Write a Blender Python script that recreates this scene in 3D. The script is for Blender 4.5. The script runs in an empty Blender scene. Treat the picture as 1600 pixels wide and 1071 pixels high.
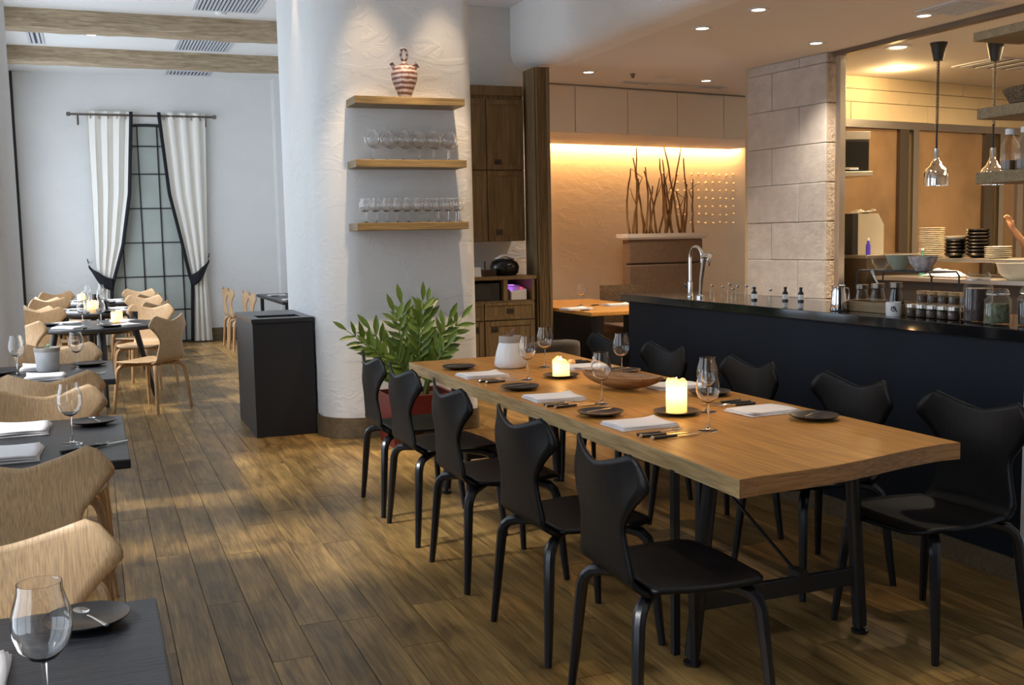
import bpy, bmesh, math, random
from mathutils import Vector, Matrix
PI = math.pi
random.seed(7)
S = bpy.context.scene
COL = S.collection

# ---------------------------------------------------------------- camera
def V(*a): return Vector(a)
F_PX, PITCH, ROLL, YAW, EYE = 1648.12, 0.0993112, -0.0200601, 0.3763942, 1.5
fw = V(math.sin(YAW)*math.cos(PITCH), math.cos(YAW)*math.cos(PITCH), -math.sin(PITCH))
r0 = V(math.cos(YAW), -math.sin(YAW), 0); u0 = r0.cross(fw)
rr = math.cos(ROLL)*r0 + math.sin(ROLL)*u0
uu = -math.sin(ROLL)*r0 + math.cos(ROLL)*u0
cd = bpy.data.cameras.new('camera'); cam = bpy.data.objects.new('camera', cd); COL.objects.link(cam)
cd.sensor_width = 36; cd.lens = 36*F_PX/1600; cd.clip_start = .05
cam.matrix_world = Matrix(((rr.x, uu.x, -fw.x, 0), (rr.y, uu.y, -fw.y, 0), (rr.z, uu.z, -fw.z, EYE), (0, 0, 0, 1)))
S.camera = cam

# ---------------------------------------------------------------- world, exposure, daylight
S.view_settings.view_transform = 'Standard'; S.view_settings.look = 'None'
S.view_settings.gamma = 1; S.view_settings.use_curve_mapping = False
S.view_settings.exposure = 0.0
S.cycles.max_bounces = 22; S.cycles.transmission_bounces = 22; S.cycles.transparent_max_bounces = 16   # light passes two rows of stemware
w = bpy.data.worlds.new('world'); S.world = w; w.use_nodes = True
w.node_tree.nodes['Background'].inputs[0].default_value = (0.76, 0.87, 1.0, 1)
w.node_tree.nodes['Background'].inputs[1].default_value = 3.8

def light(name, kind, loc, energy, color, rot=(0, 0, 0), **kw):
    d = bpy.data.lights.new(name, kind); d.energy = energy; d.color = color
    for k, v in kw.items(): setattr(d, k, v)
    o = bpy.data.objects.new(name, d); COL.objects.link(o); o.location = loc; o.rotation_euler = rot
    return o
WARM = (1.0, .72, .45); WARM2 = (1.0, .58, .26)
def spot(name, loc, target, energy, size=60, blend=.6, color=WARM, radius=.04):
    o = light(name, 'SPOT', loc, energy, color, spot_size=math.radians(size), spot_blend=blend, shadow_soft_size=radius)
    o.rotation_euler = (Vector(target)-Vector(loc)).to_track_quat('-Z', 'Y').to_euler()
    return o
def area(name, loc, target, sx, sy, energy, color):
    o = light(name, 'AREA', loc, energy, color, shape='RECTANGLE', size=sx, size_y=sy)
    o.rotation_euler = (Vector(target)-Vector(loc)).to_track_quat('-Z', 'Y').to_euler()
    return o
# sky portals in the openings of the window wall
WINDOWS = [(.4, 2.6), (4.3, 5.5), (6.0, 7.4), (9.6, 12.4), (12.8, 16.2)]
WZ = (.45, 3.5)
for y0, y1 in WINDOWS:
    o = light('window_daylight', 'AREA', (-1.12, (y0+y1)/2, sum(WZ)/2), 1, (1, 1, 1), (0, -PI/2, 0), shape='RECTANGLE', size=WZ[1]-WZ[0], size_y=y1-y0)
    o.data.cycles.is_portal = True
o_ = light('sun', 'SUN', (-6, 4, 6), 4.0, (1.0, .97, .92), angle=math.radians(9))
o_.rotation_euler = Vector((1, .1, -1.05)).to_track_quat('-Z', 'Y').to_euler()
# ceiling spots of the dining room, aimed as they are in the place
spot('spot_column', (1.95, 7.42, 3.93), (2.0, 7.75, 1.2), 75, 42, .7)
spot('spot_column', (2.52, 7.42, 3.93), (2.55, 7.75, 1.2), 75, 42, .7)
spot('spot_column', (1.42, 8.5, 3.93), (1.6, 8.6, 1.5), 30, 36, .7)
for yy in (3.3, 4.5, 5.7):
    spot('spot_table', (2.9, yy+.15, 3.95), (2.35, yy, .74), 125, 34, .9)
spot('spot_shelves', (1.9, 6.56, 3.95), (2.0, 7.78, 1.2), 170, 40, .5, radius=.025)
spot('spot_shelves', (2.5, 6.56, 3.95), (2.45, 7.78, 1.2), 170, 40, .5, radius=.025)
# low ceiling downlights over the walkway
for x, y in ((5.2, 10.7), (5.1, 8.2), (5.13, 7.4), (6.57, 8.5), (6.65, 7.2), (5.1, 5.0), (6.6, 5.0)):
    spot('spot_walkway', (x, y, 3.27), (x, y, 0), 180, 115, .8, (1, .84, .66))

# ---------------------------------------------------------------- materials
MATS = {}
class NT:
    def __init__(s, name):
        s.m = bpy.data.materials.new(name); s.m.use_nodes = True
        s.t = s.m.node_tree; s.t.nodes.clear(); s.out = s.t.nodes.new('ShaderNodeOutputMaterial')
    def n(s, ty, **kw):
        nd = s.t.nodes.new(ty)
        for k, v in kw.items():
            if k.startswith('_'): setattr(nd, k[1:], v)
            else:
                key = int(k[1:]) if k[0] == 'i' and k[1:].isdigit() else k.replace('__', ' ')
                if hasattr(v, 'is_output'): s.t.links.new(v, nd.inputs[key])
                else: nd.inputs[key].default_value = v
        return nd
    def fin(s, sh): s.t.links.new(sh, s.out.inputs[0]); return s.m
def c4(c): return (*c, 1)
def ramp(t, fac, stops):
    nd = t.n('ShaderNodeValToRGB'); t.t.links.new(fac, nd.inputs[0])
    el = nd.color_ramp.elements
    while len(el) < len(stops): el.new(.5)
    for e, (p, c) in zip(el, stops): e.position = p; e.color = c4(c)
    return nd.outputs[0]
def coords(t, scale=(1, 1, 1), kind='Object', rot=(0, 0, 0)):
    if kind == 'World': src = t.n('ShaderNodeNewGeometry').outputs['Position']
    else: src = t.n('ShaderNodeTexCoord').outputs[kind]
    return t.n('ShaderNodeMapping', Vector=src, Scale=scale, Rotation=rot).outputs[0]
def plain(name, col, rough=.5, metal=0, spec=.5, noise=0, nscale=20, bump=0, bscale=60, coat=0, kind='Object', aniso=(1, 1, 1)):
    if name in MATS: return MATS[name]
    t = NT(name); b = t.n('ShaderNodeBsdfPrincipled', Roughness=rough, Metallic=metal)
    b.inputs['Specular IOR Level'].default_value = spec; b.inputs['Base Color'].default_value = c4(col)
    b.inputs['Coat Weight'].default_value = coat
    if noise:
        nz = t.n('ShaderNodeTexNoise', Vector=coords(t, aniso, kind), Scale=nscale, Detail=6.0)
        lo = tuple(max(0, c*(1-noise)) for c in col); hi = tuple(min(1, c*(1+noise)) for c in col)
        t.t.links.new(ramp(t, nz.outputs[0], [(.3, lo), (.7, hi)]), b.inputs['Base Color'])
    if bump:
        nz = t.n('ShaderNodeTexNoise', Vector=coords(t, aniso, kind), Scale=bscale, Detail=5.0)
        bp = t.n('ShaderNodeBump', Strength=bump, Distance=.02, Height=nz.outputs[0])
        t.t.links.new(bp.outputs[0], b.inputs['Normal'])
    MATS[name] = t.fin(b.outputs[0]); return MATS[name]
def wood(name, dark, light_, rough=.45, axis=0, dist=.7, scale=1.0, vary=0, kind='Object', bump=.08, spec=.4, knots=False, contrast=(.3, .72)):
    if name in MATS: return MATS[name]
    t = NT(name); sc = [14*scale]*3; sc[axis] = 1.0*scale
    base = t.n('ShaderNodeNewGeometry').outputs['Position'] if kind == 'World' else t.n('ShaderNodeTexCoord').outputs['Object']
    rnd = t.n('ShaderNodeObjectInfo').outputs['Random']
    off = t.n('ShaderNodeVectorMath', _operation='SCALE', i0=(37., 71., 13.)); t.t.links.new(rnd, off.inputs['Scale'])
    v = t.n('ShaderNodeVectorMath', _operation='ADD', i0=base, i1=off.outputs[0]).outputs[0]
    mp = t.n('ShaderNodeMapping', Vector=v, Scale=tuple(sc)).outputs[0]
    n1 = t.n('ShaderNodeTexNoise', Vector=mp, Scale=2.2, Detail=8.0, Roughness=.62, Distortion=dist)
    col = ramp(t, n1.outputs[0], [(contrast[0], dark), (contrast[1], light_)])
    sc2 = [90*scale]*3; sc2[axis] = 3*scale
    n2 = t.n('ShaderNodeTexNoise', Vector=t.n('ShaderNodeMapping', Vector=v, Scale=tuple(sc2)).outputs[0], Scale=1.6, Detail=3.0)
    fine = ramp(t, n2.outputs[0], [(.35, (.72, .72, .72)), (.6, (1.08, 1.08, 1.08))])
    col = t.n('ShaderNodeMix', _data_type='RGBA', _blend_type='MULTIPLY', i0=1.0, i6=col, i7=fine).outputs[2]
    if knots:
        n3 = t.n('ShaderNodeTexNoise', Vector=t.n('ShaderNodeMapping', Vector=v, Scale=(5, 2.2, 5)).outputs[0], Scale=1.0, Detail=4.0, Distortion=1.2)
        kn = ramp(t, n3.outputs[0], [(.3, (.55, .53, .5)), (.47, (.95, .95, .95)), (.7, (1.15, 1.13, 1.08))])
        col = t.n('ShaderNodeMix', _data_type='RGBA', _blend_type='MULTIPLY', i0=1.0, i6=col, i7=kn).outputs[2]
    if vary:
        hv = t.n('ShaderNodeMapRange', Value=rnd, i3=1-vary, i4=1+vary).outputs[0]
        col = t.n('ShaderNodeHueSaturation', Color=col, Value=hv).outputs[0]
    b = t.n('ShaderNodeBsdfPrincipled', Roughness=rough); t.t.links.new(col, b.inputs['Base Color'])
    b.inputs['Specular IOR Level'].default_value = spec
    bp = t.n('ShaderNodeBump', Strength=bump, Distance=.01, Height=n2.outputs[0]); t.t.links.new(bp.outputs[0], b.inputs['Normal'])
    MATS[name] = t.fin(b.outputs[0]); return MATS[name]
def emit(name, col, strength):
    if name in MATS: return MATS[name]
    t = NT(name); e = t.n('ShaderNodeEmission', Color=c4(col), Strength=strength); MATS[name] = t.fin(e.outputs[0]); return MATS[name]
def thin_glass(name, tint=(1, 1, 1), refl=1.0, base=.03, rough=.02):
    if name in MATS: return MATS[name]
    t = NT(name)
    tr = t.n('ShaderNodeBsdfTransparent', Color=c4(tint)); gl = t.n('ShaderNodeBsdfGlossy', Roughness=rough, Color=(refl, refl, refl, 1))
    lw = t.n('ShaderNodeLayerWeight', Blend=.35)
    f = t.n('ShaderNodeMapRange', Value=lw.outputs['Facing'], i1=.0, i2=1., i3=base, i4=.6).outputs[0]
    f2 = t.n('ShaderNodeMath', _operation='POWER', i0=f, i1=1.35).outputs[0]
    mx = t.n('ShaderNodeMixShader', i0=f2, i1=tr.outputs[0], i2=gl.outputs[0])
    MATS[name] = t.fin(mx.outputs[0]); return MATS[name]
def solid_glass(name, tint=(1, 1, 1), clear=0):
    t = NT(name); b = t.n('ShaderNodeBsdfPrincipled', Roughness=0.0, IOR=1.45); b.inputs['Transmission Weight'].default_value = 1; b.inputs['Base Color'].default_value = c4(tint)
    sh = b.outputs[0]
    if clear: sh = t.n('ShaderNodeMixShader', i0=clear, i1=sh, i2=t.n('ShaderNodeBsdfTransparent').outputs[0]).outputs[0]
    MATS[name] = t.fin(sh); return MATS[name]
def wax(name):
    t = NT(name)
    d = t.n('ShaderNodeBsdfDiffuse', Color=(.86, .8, .68, 1)); tl = t.n('ShaderNodeBsdfTranslucent', Color=(1., .78, .42, 1))
    MATS[name] = t.fin(t.n('ShaderNodeMixShader', i0=.6, i1=d.outputs[0], i2=tl.outputs[0]).outputs[0]); return MATS[name]

def plaster_mat(name, col, bump=.25):
    t = NT(name); b = t.n('ShaderNodeBsdfPrincipled', Roughness=.75); b.inputs['Specular IOR Level'].default_value = .25
    p = coords(t, (1, 1, 1), 'World')
    n = t.n('ShaderNodeTexNoise', Vector=p, Scale=1.6, Detail=6.0)
    t.t.links.new(ramp(t, n.outputs[0], [(.3, tuple(c*.95 for c in col)), (.7, col)]), b.inputs['Base Color'])
    n2 = t.n('ShaderNodeTexNoise', Vector=t.n('ShaderNodeMapping', Vector=p, Scale=(1, 1, 1.9)).outputs[0], Scale=3.5, Detail=4.0, Distortion=1.6)
    bp = t.n('ShaderNodeBump', Strength=bump, Distance=.03, Height=ramp(t, n2.outputs[0], [(.48, (0, 0, 0)), (.56, (1, 1, 1))]))
    t.t.links.new(bp.outputs[0], b.inputs['Normal']); MATS[name] = t.fin(b.outputs[0]); return MATS[name]

PLASTER = plaster_mat('white_plaster', (.78, .78, .77), .12)
PLASTER_W = plaster_mat('warm_plaster', (.76, .69, .58), .05)
CEIL = plain('ceiling_paint', (.8, .8, .79), .8, spec=.2)
CEIL_W = plain('warm_ceiling_paint', (.7, .67, .64), .8, spec=.2)
PLANK = wood('floor_plank_oak', (.15, .084, .024), (.41, .25, .085), .36, axis=1, scale=.8, vary=.2, kind='World', bump=.06, knots=True, spec=.35)
SUBFLOOR = plain('subfloor', (.03, .02, .012), .8)
KFLOOR = plain('walkway_floor', (.16, .1, .05), .5, noise=.3, nscale=4)
BASEWOOD = wood('baseboard_wood', (.12, .085, .045), (.2, .145, .08), .5, axis=0, kind='World')
BEAM = wood('reclaimed_beam', (.3, .22, .13), (.58, .46, .32), .8, axis=0, kind='World', bump=.4)
TABLE = wood('oak_table_top', (.44, .19, .036), (.6, .3, .072), .38, axis=1, kind='World', scale=.7, bump=.03, spec=.3, contrast=(.2, .8))
TABLE_EDGE_LIT = wood('oak_table_edge_lit', (.36, .22, .09), (.6, .42, .2), .45, axis=1, kind='World', scale=.9, bump=.1)  # brighter aisle edge: the daylight on it is put into the colour
TABLE_END_SHADED = wood('oak_table_end_shaded', (.34, .15, .045), (.46, .23, .08), .45, axis=0, kind='World', scale=.9, bump=.1)  # darker copy for the other sides: lack of daylight put into the colour
SHELF = wood('shelf_oak', (.19, .125, .05), (.31, .215, .095), .5, axis=0, kind='World')
CABW = wood('cabinet_oak', (.15, .098, .04), (.26, .175, .08), .5, axis=2, kind='World', scale=.6, bump=.06)
OAKCH = wood('chair_oak', (.53, .33, .165), (.66, .44, .245), .42, axis=2, scale=2.6, bump=.03, contrast=(.15, .85), dist=.15)
OAKLEG = wood('chair_oak_leg', (.46, .26, .12), (.62, .38, .19), .42, axis=2)
BLKCH = wood('chair_black_ash', (.0025, .0025, .003), (.0055, .0053, .0055), .42, axis=2, bump=.1, spec=.2)
BLKLEG = plain('chair_black_leg', (.006, .0065, .009), .3, spec=.5)
BLKTAB = wood('black_ash_table', (.01, .0105, .013), (.024, .026, .031), .36, axis=0, kind='World', bump=.15, spec=.5)
BLKMET = plain('black_metal', (.012, .012, .014), .4, metal=.0, spec=.6)
BARFRONT = plain('bar_front_paint', (.0075, .011, .018), .6, spec=.18, noise=.15, nscale=3)
BARTOP = plain('bar_polished_stone', (.006, .006, .007), .07, spec=.6)
CHROME = plain('chrome', (.85, .85, .86), .08, metal=1)
STEEL = plain('brushed_steel', (.55, .52, .48), .3, metal=1, bump=.05, bscale=40, aniso=(1, 1, 30))
DARKSTEEL = plain('dark_steel', (.22, .19, .16), .35, metal=1)
GLASS = thin_glass('clear_glass')
CRYSTAL = solid_glass('crystal')
JARGLASS = thin_glass('jar_glass', (.96, .97, .96), base=.03)
NAPKIN = plain('napkin_linen', (.86, .83, .83), .9, bump=.15, bscale=300)
PLATE = plain('black_plate', (.018, .016, .016), .33, spec=.5)
HANDLE = plain('black_handle', (.012, .011, .011), .35)
BLADE = plain('cutlery_steel', (.7, .68, .64), .18, metal=1)
WAX = wax('candle_wax')
FLAME = emit('flame', (1, .62, .2), 40)
WHITECER = plain('white_ceramic', (.8, .79, .77), .25, noise=.04, nscale=12)
GREYBAND = plain('grey_clay', (.4, .35, .31), .7)
LEAF = plain('leaf_green', (.085, .15, .022), .35, noise=.35, nscale=14)
STEM = plain('stem_green', (.13, .2, .05), .5)
REDPOT = plain('red_planter', (.11, .008, .005), .5)
SOIL = plain('soil', (.12, .06, .03), .95, noise=.3)
CURTAIN = plain('cream_curtain', (.84, .81, .75), .9, bump=.05, bscale=200)
BLACKCLOTH = plain('black_cloth', (.008, .009, .013), .85)
IRON = plain('window_iron', (.02, .02, .022), .5)
PANE = plain('frosted_pane', (.42, .46, .43), .12, noise=.08, nscale=2, kind='World')
PEWTER = plain('pewter', (.2, .17, .15), .35, metal=1)
STONE = plain('limestone', (.5, .48, .46), .9, noise=.1, nscale=7, bump=.45, bscale=16, kind='World')
STONE_R = plain('rough_limestone', (.5, .42, .34), .95, noise=.2, nscale=20, bump=1.0, bscale=30, kind='World')
TILE = plain('cream_tile', (.72, .6, .4), .35, noise=.05, nscale=2)
BRONZE = plain('warm_glazing', (.29, .185, .1), .14, spec=.6, noise=.25, nscale=1.5, kind='World')
UPHOL = plain('brown_upholstery', (.2, .13, .085), .8, noise=.1, nscale=30)
WICKER = plain('wicker', (.16, .1, .05), .8, noise=.7, nscale=50, bump=.8, bscale=60, aniso=(1, 1, 3))
BRANCH = wood('dry_branch', (.22, .12, .045), (.5, .29, .11), .7, axis=2, bump=.3)
WHITELAC = plain('cream_lacquer', (.8, .74, .68), .35)
TRIMGREY = plain('vent_grey', (.6, .62, .66), .5)
VENTDARK = plain('vent_dark', (.05, .06, .08), .7)
LAMPON = emit('lamp_lens', (1, .85, .62), 9)
LAMPON_K = emit('kitchen_lamp_lens', (1, .82, .5), 14)
PORC = plain('cream_plate', (.74, .68, .55), .25)
BLKPORC = plain('black_bowl', (.015, .013, .012), .2)

# ---------------------------------------------------------------- mesh builder
class MB:
    def __init__(s): s.v = []; s.f = []; s.mi = []
    def add(s, vs, fs, m=0):
        o = len(s.v); s.v += [tuple(p) for p in vs]; s.f += [tuple(i+o for i in f) for f in fs]; s.mi += [m]*len(fs); return s
    def box(s, x0, x1, y0, y1, z0, z1, m=0):
        return s.add([(x0,y0,z0),(x1,y0,z0),(x1,y1,z0),(x0,y1,z0),(x0,y0,z1),(x1,y0,z1),(x1,y1,z1),(x0,y1,z1)],
                     [(0,3,2,1),(4,5,6,7),(0,1,5,4),(1,2,6,5),(2,3,7,6),(3,0,4,7)], m)
    def prism(s, poly, z0, z1, m=0):
        n = len(poly)
        return s.add([(x,y,z0) for x,y in poly]+[(x,y,z1) for x,y in poly],
                     [tuple(range(n))[::-1], tuple(range(n,2*n))]+[(i,(i+1)%n,n+(i+1)%n,n+i) for i in range(n)], m)
    def lathe(s, prof, seg=20, c=(0,0,0), m=0, caps=False, axis=None):
        n = len(prof); vs = []
        for k in range(seg):
            a = 2*PI*k/seg
            for r, z in prof: vs.append((c[0]+r*math.cos(a), c[1]+r*math.sin(a), c[2]+z))
        fs = [(k*n+i, ((k+1)%seg)*n+i, ((k+1)%seg)*n+i+1, k*n+i+1) for k in range(seg) for i in range(n-1)]
        if caps:
            fs.append(tuple(k*n for k in range(seg))[::-1]); fs.append(tuple(k*n+n-1 for k in range(seg)))
        return s.add(vs, fs, m)
    def tube(s, path, rad, seg=8, m=0, caps=True, flat=1.0, up=None):
        P = [Vector(p) for p in path]; n = len(P)
        if not hasattr(rad, '__len__'): rad = [rad]*n
        vs = []; ref = Vector(up) if up else Vector((0, 0, 1)); prev = None
        for i in range(n):
            t = (P[min(i+1, n-1)]-P[max(i-1, 0)]).normalized()
            if prev is None:
                a = t.cross(ref)
                if a.length < 1e-3: a = t.cross(Vector((1, .3, 0)))
                a.normalize()
            else:
                a = prev - t*prev.dot(t); a.normalize()
            prev = a; b = t.cross(a)
            for k in range(seg):
                g = 2*PI*(k+.5)/seg
                vs.append(P[i]+a*math.cos(g)*rad[i]+b*math.sin(g)*rad[i]*flat)
        fs = [(i*seg+k, i*seg+(k+1)%seg, (i+1)*seg+(k+1)%seg, (i+1)*seg+k) for i in range(n-1) for k in range(seg)]
        if caps: fs += [tuple(range(seg))[::-1], tuple(range((n-1)*seg, n*seg))]
        return s.add(vs, fs, m)
    def grid(s, fn, nu, nv, m=0):
        vs = [fn(i/nu, j/nv) for j in range(nv+1) for i in range(nu+1)]
        return s.add(vs, [(j*(nu+1)+i, j*(nu+1)+i+1, (j+1)*(nu+1)+i+1, (j+1)*(nu+1)+i) for j in range(nv) for i in range(nu)], m)
    def mesh(s, name, mats, smooth=False, bevel=0, bseg=2, solid=0, offset=0):
        me = bpy.data.meshes.new(name); me.from_pydata(s.v, [], s.f)
        mats = mats if isinstance(mats, (list, tuple)) else [mats]
        for m in mats: me.materials.append(m)
        for p, i in zip(me.polygons, s.mi): p.material_index = i
        bm = bmesh.new(); bm.from_mesh(me)
        if bevel:
            bmesh.ops.remove_doubles(bm, verts=bm.verts, dist=1e-6)
            ed = [e for e in bm.edges if len(e.link_faces) == 2 and e.calc_face_angle() > .5]
            bmesh.ops.bevel(bm, geom=ed, offset=bevel, segments=bseg, affect='EDGES', profile=.5)
        if solid: 
            bmesh.ops.solidify(bm, geom=bm.faces[:], thickness=solid)
        bmesh.ops.recalc_face_normals(bm, faces=bm.faces[:])
        bm.to_mesh(me); bm.free()
        if smooth:
            for p in me.polygons: p.use_smooth = True
            if smooth == 'auto':
                try: me.set_sharp_from_angle(angle=math.radians(40))
                except Exception: pass
        return me
    def build(s, name, mats, parent=None, loc=(0, 0, 0), rz=0, **kw):
        return obj(name, s.mesh(name, mats, **kw), parent, loc, rz)
def obj(name, me, parent=None, loc=(0, 0, 0), rz=0):
    o = bpy.data.objects.new(name, me); COL.objects.link(o); o.location = loc; o.rotation_euler = (0, 0, rz)
    if parent: o.parent = parent
    return o
def tag(o, label, cat, group=None):
    o['label'] = label; o['category'] = cat
    if group: o['group'] = group
    return o
def thing(name, label, cat, loc=(0, 0, 0), rz=0, group=None):
    o = bpy.data.objects.new(name, None); COL.objects.link(o); o.location = loc; o.rotation_euler = (0, 0, rz)
    o.empty_display_size = .1
    return tag(o, label, cat, group)
def struct(o, label=None):
    o['kind'] = 'structure'
    if label: o['label'] = label
    return o
def dup(root, loc, rz=0, label=None, group=None, scale=None):
    def rec(o, par):
        c = o.copy(); COL.objects.link(c)
        if par: c.parent = par
        for ch in o.children: rec(ch, c)
        return c
    r = rec(root, None); r.location = loc; r.rotation_euler = (0, 0, rz)
    if scale: r.scale = scale
    if label: r['label'] = label
    if group: r['group'] = group
    return r
class Proto:
    """first use moves the prototype itself, later uses copy it"""
    def __init__(s, root): s.root = root; s.used = False
    def at(s, loc, rz=0, label=None, group=None, scale=None):
        if not s.used:
            s.used = True; o = s.root; o.location = loc; o.rotation_euler = (0, 0, rz)
            if scale: o.scale = scale
            if label: o['label'] = label
            if group: o['group'] = group
            return o
        return dup(s.root, loc, rz, label, group, scale or (1, 1, 1))
def ordinal(i): return ['first', 'second', 'third', 'fourth', 'fifth', 'sixth', 'seventh', 'eighth', 'ninth', 'tenth', 'eleventh', 'twelfth', 'thirteenth', 'fourteenth', 'fifteenth', 'sixteenth', 'seventeenth', 'eighteenth', 'nineteenth', 'twentieth'][i]
def smoothstep(a, b, x):
    t = max(0, min(1, (x-a)/(b-a))); return t*t*(3-2*t)
def interp(x, pts):
    if x <= pts[0][0]: return pts[0][1]
    for (a, b), (c, d) in zip(pts, pts[1:]):
        if x <= c: return b+(d-b)*(x-a)/(c-a)
    return pts[-1][1]

# ================================================================ the setting
CH, LH = 4.0, 3.3          # main and low ceiling heights
XL, YF = -.95, 16.85       # window wall, far wall
XB = 4.40                  # bulkhead
def rrect(x0, x1, y0, y1, rad, seg=8):
    """rad: radii for corners (x0,y0),(x1,y0),(x1,y1),(x0,y1)"""
    pts = []
    for (cx, cy, sx, sy, a0), r in zip(((x0, y0, 1, 1, PI), (x1, y0, -1, 1, 1.5*PI), (x1, y1, -1, -1, 0), (x0, y1, 1, -1, .5*PI)), rad):
        r = max(r, .002)
        for k in range(seg+1):
            a = a0+.5*PI*k/seg
            pts.append((cx+sx*r+r*math.cos(a), cy+sy*r+r*math.sin(a)))
    return pts
# floor: recessed bed under the planks, plain floor elsewhere
fl = MB(); fl.box(XL-.3, 3.75, -3, 17.1, -.2, -.012, 0); fl.box(3.75, 13.5, -3, 17.1, -.2, 0, 1)
floor = struct(fl.build('floor', [SUBFLOOR, KFLOOR]))
pw = .156; x = XL-.02; n_pl = 0
pm = MB().box(-.5, .5, -.5, .5, -1, 0).mesh('plank', PLANK)
rp = random.Random(3)
k = 0
x0 = .21 - pw*8
while x0+pw*k < 3.74:
    xa = x0+pw*k; y = 1.0 - rp.random()*1.2; k += 1
    if xa < XL-.1: continue
    while y < YF:
        L = rp.uniform(1.35, 2.3); ya, yb = max(y, .9), min(y+L, YF)
        if yb-ya > .15:
            o = obj('plank', pm, floor, (xa+pw/2, (ya+yb)/2, rp.uniform(-.0008, 0)))
            o.scale = (min(pw, 3.74-xa)-.0028, yb-ya-.003, .011); n_pl += 1
        y += L
# near strip behind the camera
struct(MB().box(XL, 3.74, -3, .9, -.012, 0).build('floor_behind', KFLOOR))

# walls
mb = MB(); mb.box(XL-.2, 3.3, YF, YF+.2, 0, CH); struct(mb.build('wall_far', PLASTER))
mb = MB(); mb.box(XL-.2, 13.5, -3.2, -3, 0, CH); struct(mb.build('wall_back', BARFRONT))  # unseen wall, given the dark paint to cut bounced light
mb = MB(); ys = [-3.2]+[v for p in WINDOWS for v in p]+[YF+.2]
for i in range(0, len(ys), 2): mb.box(XL-.2, XL, ys[i], ys[i+1], 0, CH)
for a, b in WINDOWS: mb.box(XL-.2, XL, a, b, 0, WZ[0]); mb.box(XL-.2, XL, a, b, WZ[1], CH)
struct(mb.build('wall_left', PLASTER))
for i, (a, b) in enumerate(WINDOWS):
    wn = struct(MB().box(XL-.16, XL-.1, a, a+.05, *WZ).box(XL-.16, XL-.1, b-.05, b, *WZ).box(XL-.16, XL-.1, a, b, WZ[0], WZ[0]+.05).box(XL-.16, XL-.1, a, b, WZ[1]-.05, WZ[1]).build('window_%d' % (i+2), IRON))
    for q in (.333, .667): MB().box(XL-.15, XL-.11, a+(b-a)*q-.02, a+(b-a)*q+.02, WZ[0]+.05, WZ[1]-.05).build('mullion', IRON, wn)
    MB().box(XL-.15, XL-.11, a+.05, b-.05, 2.5, 2.54).build('transom', IRON, wn)
# rounded pier on the window wall
struct(MB().prism(rrect(XL-.02, -.52, 7.6, 9.4, (.02, .28, .28, .02), 10), 0, CH).build('wall_pier', PLASTER, smooth='auto'), 'white rounded plaster pier on the window wall')
struct(MB().prism(rrect(XL-.02, -.505, 7.585, 9.415, (.02, .295, .295, .02), 10), 0, .14).build('baseboard_pier', BASEWOOD, smooth='auto'))
# right wall whose end closes the bar
struct(MB().box(3.5, 4.62, -3, 3.19, 0, CH).build('wall_right', PLASTER))
struct(MB().box(3.485, 3.5, -3, 3.205, 0, .16).build('baseboard_right', BASEWOOD))
# cabinet niche wall and right side wall of the far room
struct(MB().box(2.7, 4.6, 11.0, 11.15, 0, CH).build('wall_cabinet', PLASTER))
struct(MB().box(3.1, 3.3, 11.15, YF, 0, CH).build('wall_side', PLASTER))
struct(MB().box(2.72, 2.98, YF-.25, YF, 0, CH).build('trim_pier', PLASTER))
# big rounded column
colp = rrect(1.59, 2.80, 7.78, 9.7, (.30, .10, .1, .35), 12)
column = struct(MB().prism(colp, 0, CH).build('wall_column', PLASTER, smooth='auto'), 'thick white plaster column with rounded corners')
struct(MB().prism(rrect(1.575, 2.815, 7.765, 9.715, (.315, .115, .1, .365), 12), 0, .16).build('baseboard_column', BASEWOOD, smooth='auto'))
struct(MB().box(XL, 2.72, YF-.018, YF, 0, .2).build('baseboard_far', BASEWOOD))
struct(MB().box(XL, XL+.035, YF-.03, YF, 0, CH).build('trim_1', IRON))
# ceilings
struct(MB().box(XL-.2, XB, -3.2, 17.05, CH, CH+.15).build('ceiling', CEIL))
lc = struct(MB().box(XB+.4, 13.5, 2.9, 14, LH, LH+.15).build('ceiling_low', CEIL_W))
# bulkhead between the two ceilings, lower edge softly rounded
pr_ = [(XB+.0, CH), (XB+.0, LH+.22)]
for q in range(1, 9):
    a = .5*PI*q/8; pr_.append((XB+.2-.2*math.cos(a), LH+.22-.22*math.sin(a)))
pr_ += [(XB+.4, LH), (XB+.4, CH)]
n = len(pr_); m_ = MB(); m_.add([(a, 3.19, b) for a, b in pr_]+[(a, 11.15, b) for a, b in pr_],
    [tuple(range(n)), tuple(range(n, 2*n))[::-1]]+[(i, n+i, n+(i+1) % n, (i+1) % n) for i in range(n)])
struct(m_.build('wall_bulkhead', PLASTER, smooth='auto'), 'white plaster bulkhead stepping down to the low ceiling')
# enclosing walls of kitchen and alcove
struct(MB().box(4.62, 13.5, 2.9, 3.1, 0, LH).build('wall_kitchen_side', CEIL_W))
struct(MB().box(13.3, 13.5, 2.9, 14, 0, LH).build('wall_kitchen_end', CEIL_W))

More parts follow.
